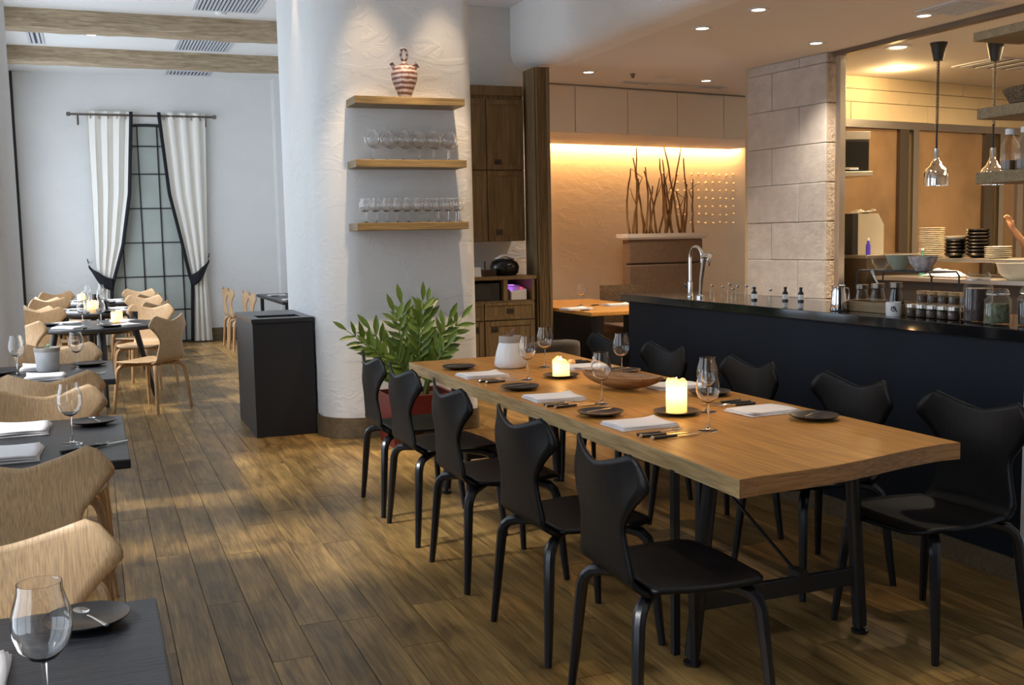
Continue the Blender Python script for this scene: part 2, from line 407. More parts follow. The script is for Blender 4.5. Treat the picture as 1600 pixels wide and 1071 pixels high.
# alcove back wall: from (5.58,13.1) direction slightly receding
A = Vector((4.965, 11.524)); B = Vector((8.163, 12.032)); AD = (B-A).normalized(); AN = Vector((-AD.y, AD.x))
AROT = math.atan2(AD.y, AD.x); SB = 1.5
def alc(s, d, z=0): p = A+AD*s+AN*d; return (p.x, p.y, z)
def arect(s0, s1, d0, d1, z0, z1, m=0, mb=None):
    mb = mb or MB(); pts = [alc(s0, d0), alc(s1, d0), alc(s1, d1), alc(s0, d1)]
    return mb.prism([(p[0], p[1]) for p in pts], z0, z1, m)
wal = struct(arect(-1.2, 5.5, SB, SB+.15, 0, LH).build('wall_alcove', PLASTER_W), 'cream plaster alcove wall washed by a warm light strip')
struct(MB().box(4.34, 4.46, 11.16, 13.4, 0, LH).build('wall_alcove_left', PLASTER_W))
# cove soffit
cov = struct(arect(-.6, 4.2, .02, SB-.12, 2.735, 2.80).build('trim_cove', CEIL_W), 'warm lit underside of the overhead cabinets')
o_ = light('cove_strip', 'AREA', alc(1.9, SB-.07, 2.80), 110, (1, .48, .16), shape='RECTANGLE', size=5.2, size_y=.05)
o_.rotation_euler = (math.radians(8), 0, AROT)
# wall knobs
km = MB().lathe([(.0, 0), (.015, .004), (.018, .012), (.01, .022), (0, .025)], 8).mesh('wall_knob', plain('knob_shell', (.7, .6, .46), .6), smooth=True)
for i in range(11):
    for j in range(7):
        s = 3.02+i*.135+random.uniform(-.01, .01); zz = 1.66+j*.118+random.uniform(-.01, .01)
        o = obj('wall_knob', km, wal, alc(s, SB, zz)); o.rotation_euler = (PI/2, 0, AROT)

# kitchen shell
K1 = Vector((8.166, 10.123)); K2 = Vector((10.868, 10.532)); KD = (K2-K1).normalized(); KN = Vector((-KD.y, KD.x)); KROT = math.atan2(KD.y, KD.x)
def kit(s, d, z=0): p = K1+KD*s+KN*d; return (p.x, p.y, z)
def krect(s0, s1, d0, d1, z0, z1, m=0, mb=None):
    mb = mb or MB(); pts = [kit(s0, d0), kit(s1, d0), kit(s1, d1), kit(s0, d1)]
    return mb.prism([(p[0], p[1]) for p in pts], z0, z1, m)
wk = struct(krect(-1.3, 5, .03, .2, 0, LH).build('wall_kitchen', plain('kitchen_grout', (.5, .42, .27), .7)), 'kitchen back wall with cream tiles above steel panels')
for row, (za, zb) in enumerate(((2.79, 3.0), (3.0, 3.15), (3.15, 3.3))):
    s = -1.2-.35*row
    while s < 4.9:
        a, b = max(s, -1.25), min(s+1.35, 4.95)
        if b-a > .1: krect(a+.004, b-.004, 0, .04, za+.003, zb-.003).build('tile', TILE, wk, bevel=.003, bseg=1)
        s += 1.35
# steel framed glazing below the tiles
wg = struct(krect(-1.25, 4.95, -.06, .0, 2.70, 2.79).build('window_kitchen', STEEL), 'steel framed amber glazing along the kitchen back wall')
for s, wd in ((-.15, .1), (.92, .16), (1.16, .1), (2.52, .18), (2.82, .1), (3.2, .12), (4.4, .15)):
    krect(s, s+wd, -.07, 0, .9, 2.70).build('mullion', STEEL if wd < .14 else DARKSTEEL, wg)
for a, b in ((-.05, .92), (1.26, 2.52), (2.92, 3.2), (3.32, 4.4)):
    krect(a, b, -.02, 0, .9, 2.70).build('pane', BRONZE, wg)
struct(krect(-1.25, 4.95, -.02, .03, 0, .9).build('trim_kitchen', DARKSTEEL))
# kitchen opening: post and header rail
struct(MB().prism([(7.075, 8.80), (7.15, 8.80), (7.15, 8.87), (7.075, 8.87)], 0, LH).build('trim_post', STEEL, bevel=.006), 'steel post beside the limestone pillar')
struct(MB().prism([(7.06, 8.9), (7.14, 8.9), (7.30, 3.1), (7.22, 3.1)], LH-.05, LH).build('trim_rail', DARKSTEEL), 'dark steel head rail of the kitchen opening')

# limestone pillar with separate blocks
pil = struct(MB().prism([(6.878, 10.06), (7.03, 8.96), (7.28, 8.96), (7.4, 10.06)], 0, LH).build('wall_stone', STONE_R), 'limestone block pillar at the end of the bar walkway')
P0, P1 = Vector((6.85, 10.08)), Vector((7.01, 8.93)); PD = (P1-P0).normalized(); PN = Vector((PD.y, -PD.x)); PLn = (P1-P0).length
rs = random.Random(5); hh = .40; zz = 0; row = 0
while zz < LH-.02:
    zt = min(zz+hh, LH); cuts = [0, .38, PLn] if row % 2 else [0, .78, PLn]
    for a, b in zip(cuts, cuts[1:]):
        pr = rs.uniform(0, .005); g = .002
        q = [P0+PD*(a+g), P0+PD*(b-g), P0+PD*(b-g)-PN*.04, P0+PD*(a+g)-PN*.04]
        q = [p+(PN*pr if i < 2 else Vector((0, 0))) for i, p in enumerate(q)]
        MB().prism([(p.x, p.y) for p in q], zz+g, zt-g).build('stone_block', STONE, pil, bevel=.006, bseg=1)
    MB().box(7.02, 7.16, 8.935, 8.965, zz+.004, zt-.004).build('stone_block', STONE_R, pil, bevel=.008, bseg=1)
    zz += hh; row += 1

# ceiling beams of the far room
for i, (y, zb) in enumerate(((12.4, 3.785), (14.7, 3.8))):
    m_ = MB(); rb = random.Random(i)
    N = 26
    vs = []; 
    for q in range(N+1):
        xx = XL+(3.1-XL)*q/N; j = lambda s=.008: rb.uniform(-s, s)
        vs += [(xx, y+j(), CH), (xx, y+j(), (CH+zb)/2+j()), (xx, y+.01+j(), zb+.02+j()), (xx, y+.05, zb+j(.006)), (xx, y+.22, zb+j(.006)), (xx, y+.26+j(), CH)]
    fs = [(q*6+a, q*6+a+1, (q+1)*6+a+1, (q+1)*6+a) for q in range(N) for a in range(5)]
    m_.add(vs, fs)
    tag(m_.build('ceiling_beam', BEAM), ['rough timber ceiling beam nearer the white column, below the upper vent', 'rough timber ceiling beam nearest the curtained window'][i], 'beam', 'timber beams under the white ceiling')

# ================================================================ chairs
def chair_proto(name, shell, leg_m, label, edge):
    t = thing(name, label, 'chair')
    # faces +x; origin at footprint centre
    prof = [(.46, .2), (.52, .19), (.58, .172), (.635, .16), (.665, .166), (.73, .218), (.775, .262), (.79, .264), (.805, .26), (.84, .236), (.865, .216)]
    def back(u, v):
        tt = 2*u-1; at = abs(tt)
        ztop = .822+.062*at**1.35-.026*smoothstep(.9, 1, at)
        if v < .16:                       # the bend from seat to back
            a_ = v/.16*PI/2; z = .452+.06*(1-math.cos(a_)); xb = -.15-.06*math.sin(a_); y = tt*(.2-.008*v/.16)
            return (xb, y, z)
        v = (v-.16)/.84; z0 = .512
        zside = z0+(.865-z0)*v
        w = interp(zside, prof); z = z0+(ztop-z0)*v
        y = tt*w
        xb = -.21-.03*v
        wrap = (.042*smoothstep(.35, 1, v)+.008)*(y/.25)**2
        return (xb+wrap, y, z)
    b = MB().grid(back, 14, 24); b.build('backrest', shell, t, smooth=True, solid=.011)
    def seat(u, v):
        tt = 2*u-1
        xx = -.15+.405*v
        w = interp(v, [(0, .2), (.1, .212), (.3, .232), (.55, .243), (.75, .238), (.88, .215), (.96, .165), (1, .115)])
        y = tt*w
        z = .452-.010*math.sin(PI*min(1, v*1.1))+.010*(tt*tt)*math.sin(PI*v)-.018*smoothstep(.82, 1, v)
        return (xx+.03*max(0, 1-v/.12)*0, y, z)
    MB().grid(seat, 12, 20).build('seat', shell, t, smooth=True, solid=.012)
    for sx in (-1, 1):
        for sy in (-1, 1):
            pts = [(sx*.02, sy*.02, .424), (sx*.10, sy*.10, .424), (sx*.155, sy*.16, .422), (sx*.18, sy*.188, .414), (sx*.196, sy*.204, .394), (sx*.204, sy*.213, .365), (sx*.213, sy*.225, .25), (sx*.222, sy*.238, .12), (sx*.232, sy*.25, .0)]
            MB().tube(pts, [.015, .017, .0195, .0205, .0205, .020, .0185, .0165, .0135], 8, flat=1.0).build('leg', leg_m, t, smooth='auto')
    MB().lathe([(0, .405), (.09, .408), (.1, .43), (0, .432)], 12).build('seat_mount', leg_m, t, smooth='auto')
    return Proto(t)
BCH = chair_proto('dining_chair', BLKCH, BLKLEG, 'black chair', .011)
OCH = chair_proto('dining_chair', OAKCH, OAKLEG, 'oak chair', .011)
g = 'black chairs around the long oak table'
near = [(5.72, 'beside the plant'), (5.11, 'second from the plant'), (4.36, 'third from the plant'), (3.53, 'second nearest the camera'), (2.83, 'nearest the camera')]
for (y, d), a in zip(near, (-.02, .02, 0, .03, -.05)):
    BCH.at((1.63, y, 0), a, 'black winged chair, aisle side of the oak table, '+d, g)
far = [(6.07, 'farthest from the camera'), (5.33, 'second from the far end'), (4.48, 'middle of its row'), (3.70, 'second nearest the camera'), (3.0, 'nearest the camera, its whole seat showing')]
for (y, d), a in zip(far, (0, .0, -.03, 0, .06)):
    BCH.at((2.845, y, 0), PI+a, 'black winged chair, bar side of the oak table, '+d, g)
g = 'oak chairs at the square black tables'
XS = -.235
for y, rz, d in ((2.37, -PI/2, 'facing the camera at the nearest black table'), (3.77, PI/2, 'with its back to the camera at the second black table'),
                 (4.95, -PI/2, 'facing the camera across the second black table'), (5.98, PI/2, 'with its back to the camera at the third black table'),
                 (7.28, -PI/2, 'facing the camera behind the grey pot on the third table')):
    OCH.at((XS, y, 0), rz, 'oak winged chair '+d, g)
g = 'oak chairs at the round black tables'
RT = [(0, 10.95), (.02, 13.3), (.04, 15.35)]
nm = ['nearest', 'middle', 'farthest']
for i, (cx, cy) in enumerate(RT):
    for sx, sy, d in ((1, -1, 'near right'), (1, 1, 'far right'), (-1, -1, 'near left'), (-1, 1, 'far left')):
        px, py = cx+sx*(.47 if sx > 0 else .44), cy+sy*(.80 if i == 0 else .68)
        if i == 0 and sx > 0 and sy < 0: px, py = .45, 10.07
        OCH.at((px, py, 0), (2.45 if i == 0 and sx > 0 and sy < 0 else math.atan2(cy-py, cx-px)+(.25*sx if sy < 0 else .1*sx)), 'oak winged chair on the %s side of the %s round black table' % (d, nm[i]), g)
g = 'oak chairs at the table behind the bin'
for y, d in ((15.75, 'farthest'), (15.1, 'third nearest'), (14.35, 'second nearest'), (13.7, 'nearest')):
    OCH.at((1.98+(.1 if y < 14.6 else 0), y, 0), 0, 'oak winged chair at the far table behind the black bin, '+d, g)

# ================================================================ tables
t = thing('dining_table', 'long oak dining table with a thick top on black trestle legs', 'table', (2.33, 4.6, 0))
tx0, tx1, ty0, ty1 = 1.815-2.33, 2.835-2.33, 2.72-4.6, 6.30-4.6
m_ = MB(); N = 30
top = []
for q in range(N+1):
    f = q/N; yy = ty0+(ty1-ty0)*f
    top.append((tx0+.016*math.sin(f*5.1+.4)+.006*math.sin(f*17), yy))
rgt = []
for q in range(N+1):
    f = q/N; yy = ty0+.14+(ty1-ty0-.10)*f
    rgt.append((tx1+.008*math.sin(f*6+1), yy))
endn = []
for q in range(1, 12):
    f = q/12; a, b = Vector(top[0]), Vector(rgt[0]); p = a.lerp(b, f); endn.append((p.x, p.y+.018*math.sin(f*PI*2+2.4)))
poly = list(reversed(top))+endn+rgt
n = len(poly)
m_.add([(a, b, .69) for a, b in poly]+[(a, b, .74) for a, b in poly], [tuple(range(n))[::-1], tuple(range(n, 2*n))], 0)
m_.add([(a, b, .68) for a, b in poly]+[(a, b, .738) for a, b in poly]+[(a*.998, b*.9992, .7402) for a, b in poly], [(i, (i+1) % n, n+(i+1) % n, n+i) for i in range(n)]+[(n+i, n+(i+1) % n, 2*n+(i+1) % n, 2*n+i) for i in range(n)], 1)
for q in range(len(m_.f)):
    if m_.mi[q] == 1 and max(m_.v[k][0] for k in m_.f[q]) > tx0+.06: m_.mi[q] = 2  # shaded copy on every side but the daylit aisle edge
m_.build('table_top', [TABLE, TABLE_EDGE_LIT, TABLE_END_SHADED], t)
for yy in (3.09, 5.85):
    for sx in (-1, 1):
        cx = -.08 if sx < 0 else -.12
        fx = {-1: 1.875, 1: 2.60}[sx]-2.33; txp = fx*.82+(.0)
        lg = MB().tube([(txp, yy-4.6, .685), (fx, yy-4.6, .03)], [.027, .027], 14).build('leg', BLKMET, t, smooth='auto')
        MB().lathe([(0, 0), (.03, 0), (.032, .012), (.012, .016), (.012, .03), (0, .03)], 14, (fx, yy-4.6, 0)).build('foot', BLKMET, lg, smooth='auto')
        if sx < 0 and yy < 4: MB().box(fx-.045 if sx < 0 else fx+.0, fx-.02 if sx < 0 else fx+.024, yy-4.6+.045, yy-4.6+.07, .02, .685).build('brace_post', BLKMET, t)
    MB().box(1.88-2.33, 2.6-2.33, yy-4.6-.012, yy-4.6+.012, .19, .255).build('stretcher', BLKMET, t, bevel=.003)
    MB().box(tx0+.1, tx1-.1, yy-4.6-.03, yy-4.6+.03, .655, .685).build('rail', BLKMET, t, bevel=.003)
    s = 1 if yy < 4 else -1
    MB().tube([(.0, yy-4.6, .25), (-.08, yy-4.6+s*.75, .68)], .007, 6).build('tie_rod', BLKMET, t)
    MB().box(-.02, .02, yy-4.6-.02, yy-4.6+.05, .25, .275).build('rod_clamp', BLKMET, t)

def black_table(y0, y1, label):
    x0, x1 = -.64, .09
    t = thing('square_table', label, 'table', ((x0+x1)/2, (y0+y1)/2, 0), 0, 'square black tables along the window')
    hx, hy = (x1-x0)/2, (y1-y0)/2
    MB().box(-hx, hx, -hy, hy, .705, .74).build('table_top', BLKTAB, t, bevel=.006)
    MB().tube([(-.1, 0, .705), (-.1, 0, .03)], .035, 14).build('pedestal', BLKMET, t, smooth='auto')
    MB().box(-.3, .1, -.12, .12, 0, .02).build('base_plate', BLKMET, t, bevel=.004)
    MB().box(-.25, .1, -.2, .2, .685, .705).build('mount', BLKMET, t)
black_table(1.3, 2.354, 'black wooden table nearest the camera in the bottom left corner')
black_table(3.95, 5.01, 'second black wooden table from the camera on the window side')
black_table(6.42, 7.42, 'third black wooden table from the camera, with a grey pot on it')
for i, (cx, cy) in enumerate(RT):
    t = thing('round_table', 'round black table on splayed legs, %s of the three' % (['nearest to the camera', 'middle one', 'farthest, by the curtained window'][i]), 'table', (cx, cy, 0), 0, 'round black tables')
    R = .62
    MB().lathe([(0, .70), (R-.03, .70), (R, .715), (R, .735), (R-.004, .74), (0, .74)], 48).build('table_top', BLKTAB, t, smooth='auto')
    for k in range(4):
        a = -PI/2+.12+k*PI/2
        MB().tube([(.36*math.cos(a), .36*math.sin(a), .70), (.52*math.cos(a), .52*math.sin(a), 0)], [.032, .02], 10).build('leg', BLKMET, t, smooth='auto')
    MB().lathe([(0, .66), (.3, .66), (.32, .70), (0, .70)], 20).build('sub_frame', BLKMET, t, smooth='auto')
t = thing('square_table', 'long black table in the far room, half hidden by the column and bin', 'table', (2.55, 14.7, 0))
MB().box(-.32, .5, -1.15, 1.2, .70, .74).build('table_top', BLKTAB, t, bevel=.006)
for sx in (-.25, .42):
    for sy in (-1.05, 1.1): MB().tube([(sx, sy, .70), (sx, sy, 0)], [.028, .02], 10).build('leg', BLKMET, t, smooth='auto')
t = thing('alcove_table', 'square oak table in the warm lit alcove', 'table', (5.07, 10.45, 0))
MB().box(-.48, .52, -1.0, 1.1, .70, .74).build('table_top', TABLE, t, bevel=.006)
for sx in (-.25, .12):
    MB().box(sx-.035, sx+.035, -.75, -.6, .0, .70).build('leg', BLKMET, t, bevel=.004)
MB().box(-.35, .35, .5, .57, 0, .70).build('leg', BLKMET, t, bevel=.004)

# ================================================================ tableware
def glass_proto(h, rb, rim, foot, label, stem_f=.45, CRYSTAL=CRYSTAL):
    t = thing('wine_glass', label, 'wine glass')
    zs = h*stem_f; H = h-zs
    pr = [(.0045, zs), (rb*.45, zs+H*.06), (rb*.8, zs+H*.19), (rb*.98, zs+H*.38), (rb, zs+H*.46), (rb*.95, zs+H*.66), (rim*1.02, zs+H*.9), (rim, h)]
    th = .0014
    inner = [(max(r-th, .0), z+(.003 if k == 0 else .0006*(k < 3))) for k, (r, z) in enumerate(pr)][::-1]
    inner[-1] = (0, zs+.004)
    MB().lathe([(0, zs-.0005)]+pr+inner, 28).build('bowl', CRYSTAL, t, smooth='auto')
    MB().lathe([(0, zs-.001), (.0043, zs-.001), (.0036, zs*.8), (.0036, zs*.35), (.006, zs*.12), (.012, zs*.06), (0, zs*.06)], 12).build('stem', CRYSTAL, t, smooth='auto')
    MB().lathe([(0, zs*.058), (.012, zs*.058), (foot*.6, .0045), (foot, .002), (foot, 0), (0, 0)], 28).build('foot', CRYSTAL, t, smooth='auto')
    return Proto(t)
WG = glass_proto(.235, .046, .034, .038, 'glass')
BG = glass_proto(.215, .06, .036, .04, 'glass', .42)
SG = glass_proto(.18, .042, .03, .035, 'glass', .45)
def plate_proto():
    t = thing('side_plate', 'plate', 'plate')
    MB().lathe([(0, 0), (.05, 0), (.055, .004), (.088, .012), (.098, .018), (.1, .02), (.098, .021), (.085, .016), (.055, .009), (0, .008)], 32).build('dish', PLATE, t, smooth='auto')
    return Proto(t)
PL = plate_proto()
def napkin_proto(seed):
    t = thing('napkin', 'napkin', 'napkin'); r = random.Random(seed)
    for k in range(3):
        hx, hy = .125-.003*k, .095-.003*k
        def f(u, v, k=k):
            x_, y_ = (2*u-1)*hx, (2*v-1)*hy
            return (x_+.004*math.sin(v*4+k), y_+.004*math.sin(u*5+k), .004+.0055*k+.004*math.sin(u*2.6+k)*math.sin(v*3)+.007*smoothstep(.8, 1, u)*(k > 0)*v)
        MB().grid(f, 10, 8).build('fold', NAPKIN, t, smooth=True, solid=.004)
    return Proto(t)
NP = napkin_proto(1)
def knife_proto(name, blade_l, handle_l, hm, broad):
    t = thing(name, 'knife', 'knife')
    MB().tube([(-handle_l, 0, .007), (-handle_l+.02, 0, .007), (0, 0, .007)], [.0075, .008, .0065], 8, flat=.85).build('handle', hm, t, smooth='auto')
    MB().tube([(-handle_l-.004, 0, .007), (-handle_l+.003, 0, .007)], .0082, 8).build('end_cap', BLADE, t)
    MB().prism([(0, -.005), (blade_l*.25, -broad), (blade_l*.8, -broad), (blade_l, .004), (blade_l*.7, .006), (0, .005)], .004, .0065).build('blade', BLADE, t)
    return Proto(t)
KN_ = knife_proto('steak_knife', .105, .105, HANDLE, .011)
def fork_proto():
    t = thing('fork', 'fork', 'fork')
    MB().tube([(-.1, 0, .006), (0, 0, .006)], [.0075, .006], 8, flat=.85).build('handle', HANDLE, t, smooth='auto')
    MB().tube([(0, 0, .006), (.03, 0, .008), (.05, 0, .012)], [.003, .003, .004], 6).build('neck', BLADE, t)
    for k in range(4):
        y = (k-1.5)*.0058
        MB().tube([(.048, y*.7, .012), (.06, y, .009), (.085, y, .009), (.1, y, .014)], [.0022, .002, .0018, .001], 6).build('tine', BLADE, t)
    return Proto(t)
FK = fork_proto()
def butter_proto():
    t = thing('butter_knife', 'butter knife', 'knife')
    MB().tube([(-.075, 0, 0), (-.03, 0, .001), (0, 0, .001)], [.0045, .005, .003], 8, flat=.5).build('handle', BLADE, t, smooth='auto')
    MB().prism([(0, -.003), (.03, -.008), (.06, -.008), (.075, -.001), (.06, .005), (0, .003)], 0, .002).build('blade', BLADE, t)
    return Proto(t)
BK = butter_proto()
def spoon_proto():
    t = thing('spoon', 'spoon', 'spoon')
    MB().tube([(-.09, 0, .002), (-.03, 0, .004), (0, 0, .003)], [.0045, .003, .0028], 8, flat=.5).build('handle', BLADE, t, smooth='auto')
    def f(u, v):
        a = u*2*PI; r = v
        return (.022+.024*r*math.cos(a), .014*r*math.sin(a), .001+.006*r*r)
    MB().grid(f, 14, 4).build('spoon_bowl', BLADE, t, smooth=True)
    return Proto(t)
SP = spoon_proto()
TZ = .7405
def setting(side, plate, nap, cut, glass, who):
    d = 0 if side == 'L' else PI
    w_ = 'aisle side' if side == 'L' else 'bar side'
    s = 1 if side == 'L' else -1
    e = '%s of the oak table, %s' % (w_, who)
    PL.at((*plate, TZ), 0, 'small black side plate, '+e, 'side plates on the oak table')
    BK.at((plate[0]+.0, plate[1]+.01, TZ+.021), .3 if s > 0 else .5, 'butter knife on the black plate, '+e, 'butter knives on plates')
    NP.at((*nap, TZ), d+random.uniform(-.06, .06), 'folded white napkin, '+e, 'napkins on the oak table')
    y = cut[1]
    KN_.at((cut[0]+.02*s, y-.05*s, TZ), d+.04, 'outer black handled knife, '+e, 'knives on the oak table')
    KN_.at((cut[0]+.0*s, y-.005*s, TZ), d-.03, 'inner black handled knife, '+e, 'knives on the oak table')
    FK.at((cut[0]-.0*s, y+.038*s, TZ), d+.02, 'black handled fork, '+e, 'forks on the oak table')
    WG.at((*glass, TZ), 0, 'clear wine glass, '+e, 'wine glasses on the oak table')
setting('L', (1.96, 5.81), (1.97, 5.44), (1.97, 5.2), (2.13, 5.17), 'farthest place setting')
setting('L', (1.96, 4.86), (1.985, 4.5), (1.96, 4.29), (2.11, 4.25), 'middle place setting')
setting('L', (1.97, 3.98), (2.0, 3.69), (1.985, 3.46), (2.18, 3.47), 'nearest place setting')
setting('R', (2.70, 5.17), (2.63, 5.48), (2.65, 5.72), (2.43, 5.63), 'farthest place setting')
setting('R', (2.68, 4.25), (2.66, 4.56), (2.64, 4.80), (2.62, 5.03), 'middle place setting')
setting('R', (2.69, 3.485), (2.61, 3.73), (2.60, 3.95), (2.41, 3.84), 'nearest place setting')
# wooden dough bowl
t = thing('dough_bowl', 'long boat shaped wooden bowl in the middle of the oak table', 'bowl', (2.41, 4.63, .7405), -1.12)
def dough(u, v, inner):
    a = u*2*PI; cx, sy = math.cos(a), math.sin(a)
    L, W = .245-(.016 if inner else 0), .105-(.012 if inner else 0)
    r = math.sin(v*PI/2)
    e = abs(cx)**6
    z = (.066+.012*e)*(1-math.cos(v*PI/2))**.8 if v > 0 else 0
    if inner: z = z*.86+.014
    return (L*r*cx*(1-.0*e), W*r*sy*(1-.45*abs(cx)**3), z)
DW = wood('dough_bowl_wood', (.22, .1, .035), (.42, .22, .09), .5, axis=0)
MB().grid(lambda u, v: dough(u, v, False), 32, 8).build('bowl_body', DW, t, smooth=True)
MB().grid(lambda u, v: dough(u, v, True), 32, 8).build('hollow', DW, t, smooth=True)
m_ = MB(); n = 32
m_.add([dough(k/n, 1, False) for k in range(n)]+[dough(k/n, 1, True) for k in range(n)], [(k, (k+1) % n, n+(k+1) % n, n+k) for k in range(n)]); m_.build('rim', DW, t)
# candles
def candle(loc, r, h, label, melted, energy, saucer=True, name='pillar_candle', group=None):
    if saucer:
        PL.at(loc, 0, 'black saucer under the '+label, 'candle saucers', (1.0, 1.0, .8))
        loc = (loc[0], loc[1], loc[2]+.008)
    t = thing(name, label, 'candle', loc, 0, group)
    sg = 28; vs = []; rg = random.Random(int(loc[1]*100))
    ph = rg.uniform(0, 6)
    def wf(u, v):
        a = u*2*PI
        top_ = h*(1+melted*(.16*math.sin(a+ph)+.1*math.sin(2*a+ph*2)+.05*math.sin(5*a)))
        if v < .7: return (r*math.cos(a), r*math.sin(a), top_*v/.7)
        if v < .8: return (r*.86*math.cos(a), r*.86*math.sin(a), top_+.002)
        f = (v-.8)/.2
        return (r*.84*(1-f)*math.cos(a), r*.84*(1-f)*math.sin(a), top_*(1-f*.0)-h*(.16*(1-(1-f)**2)+.06))
    MB().grid(wf, sg, 20).build('wax', WAX, t, smooth=True)
    zc = h*.80
    MB().tube([(0, 0, zc-.01), (.001, 0, zc+.012)], .0015, 6).build('wick', BLKMET, t)
    MB().lathe([(0, 0), (.004, .004), (.0055, .01), (.004, .018), (.0012, .028), (0, .031)], 10, (0, 0, zc+.008)).build('flame', FLAME, t, smooth=True)
    d = bpy.data.lights.new('candle_light', 'POINT'); d.energy = energy; d.color = (1, .66, .27); d.shadow_soft_size = .012
    o = bpy.data.objects.new('candle_light', d); COL.objects.link(o); o.parent = t; o.location = (0, 0, h*.62)
    d = bpy.data.lights.new('candle_light', 'POINT'); d.energy = energy*.25; d.color = (1, .6, .25); d.shadow_soft_size = .006
    o = bpy.data.objects.new('candle_light', d); COL.objects.link(o); o.parent = t; o.location = (0, 0, h*1.12+.03)
    return t
candle((2.27, 3.86, TZ), .044, .14, 'tall lit white pillar candle on the oak table', .35, 1.3)
t = candle((2.33, 5.18, TZ), .046, .085, 'short melted lit candle on the oak table', .8, 1.2)
MB().lathe([(0, .0), (.018, .004), (.022, .014), (.016, .026), (0, .03)], 12, (.055, -.02, .06)).build('wax_lump', WAX, t, smooth=True)
# white pot
t = thing('plant_pot', 'white tapered ceramic pot with grey rim holding a small air plant', 'pot', (2.25, 5.72, TZ))
MB().lathe([(0, 0), (.08, 0), (.094, .012), (.096, .035), (.088, .08), (.074, .13), (.067, .15)], 32).build('pot_body', WHITECER, t, smooth=True)
MB().lathe([(.0675, .149), (.068, .16), (.065, .186), (.058, .187), (.057, .17), (0, .168)], 32).build('rim_band', GREYBAND, t, smooth='auto')
AIR = plain('air_plant', (.3, .15, .11), .7)
for k in range(11):
    a = k*2.4; L = .03+.012*(k % 3)
    MB().tube([(.006*math.cos(a), .006*math.sin(a), .168), (.02*math.cos(a), .02*math.sin(a), .168+L), (.035*math.cos(a), .035*math.sin(a), .168+L*1.25)], [.003, .0025, .0005], 5).build('leaf', AIR, t)

# left tables
e = 'on the nearest black table, bottom left'
PL.at((-.05, 2.235, TZ), 0, 'black side plate '+e, None, (.85, .85, 1)); SP.at((-.05, 2.23, TZ+.02), 2.0, 'small steel spoon on the black plate '+e)
WG.at((-.105, 1.775, TZ), 0, 'large wine glass '+e); NP.at((-.272, 1.99, TZ), PI/2+.05, 'folded white napkin at the left edge '+e)
e = 'on the second black table'
PL.at((-.03, 4.80, TZ), 0, 'black side plate '+e, None, (.95, .95, 1)); SP.at((-.03, 4.80, TZ+.02), 1.9, 'small spoon on the black plate '+e)
WG.at((-.11, 4.37, TZ), 0, 'wine glass in front of the plate '+e)
NP.at((-.31, 4.76, TZ), PI/2, 'folded white napkin by the far edge '+e, None, (1.15, 1.15, 1.3)); NP.at((-.32, 4.2, TZ), PI/2, 'folded white napkin by the near edge '+e, None, (1.2, 1.15, 1.3))
KN_.at((.01, 4.26, TZ), .55, 'black handled knife beside the near napkin '+e); FK.at((-.06, 4.22, TZ), .55, 'black handled fork beside the near napkin '+e)
e = 'on the third black table'
PL.at((-.05, 7.2, TZ), 0, 'black side plate by the far right corner '+e, None, (1.1, 1.1, 1)); PL.at((-.56, 6.98, TZ), 0, 'black side plate at the left '+e, None, (1.1, 1.1, 1))
WG.at((-.12, 6.98, TZ), 0, 'wine glass to the right of the grey pot '+e); WG.at((-.45, 6.93, TZ), 0, 'wine glass to the left of the grey pot '+e)
NP.at((-.34, 7.22, TZ), PI/2, 'folded white napkin behind the grey pot '+e, None, (1, 1.15, 1.2)); NP.at((-.29, 6.66, TZ), PI/2, 'folded white napkin in front of the grey pot '+e, None, (1, 1.15, 1.2))
KN_.at((-.02, 6.66, TZ), .9, 'black handled knife at the near right corner '+e); FK.at((-.07, 6.62, TZ), .9, 'black handled fork at the near right corner '+e)
t = thing('plant_pot', 'pale grey cylindrical pot with a sprig on the third black table', 'pot', (-.285, 7.0, TZ))
GREYPOT = plain('grey_pot', (.55, .54, .54), .6, noise=.08)
MB().lathe([(0, 0), (.058, 0), (.064, .01), (.070, .1), (.072, .125)], 28).build('pot_body', GREYPOT, t, smooth=True)
MB().lathe([(.072, .124), (.074, .128), (.075, .148), (.068, .149), (.067, .13), (0, .128)], 28).build('rim_band', GREYBAND, t, smooth='auto')
for k in range(6):
    a = k*1.3; MB().tube([(0, 0, .128), (.012*math.cos(a), .012*math.sin(a), .16), (.024*math.cos(a), .024*math.sin(a), .172)], [.002, .004, .001], 5).build('leaf', plain('sprig', (.3, .4, .25), .6), t)
CUPM = plain('dark_cup', (.02, .018, .018), .4)
cupp = thing('cup', 'cup', 'cup'); MB().lathe([(0, 0), (.036, 0), (.042, .01), (.045, .09), (.041, .09), (.038, .012), (0, .01)], 20).build('cup_body', CUPM, cupp, smooth='auto'); MB().lathe([(0, .07), (.04, .07)], 16).build('cup_fill', SOIL, cupp)
CUP = Proto(cupp)
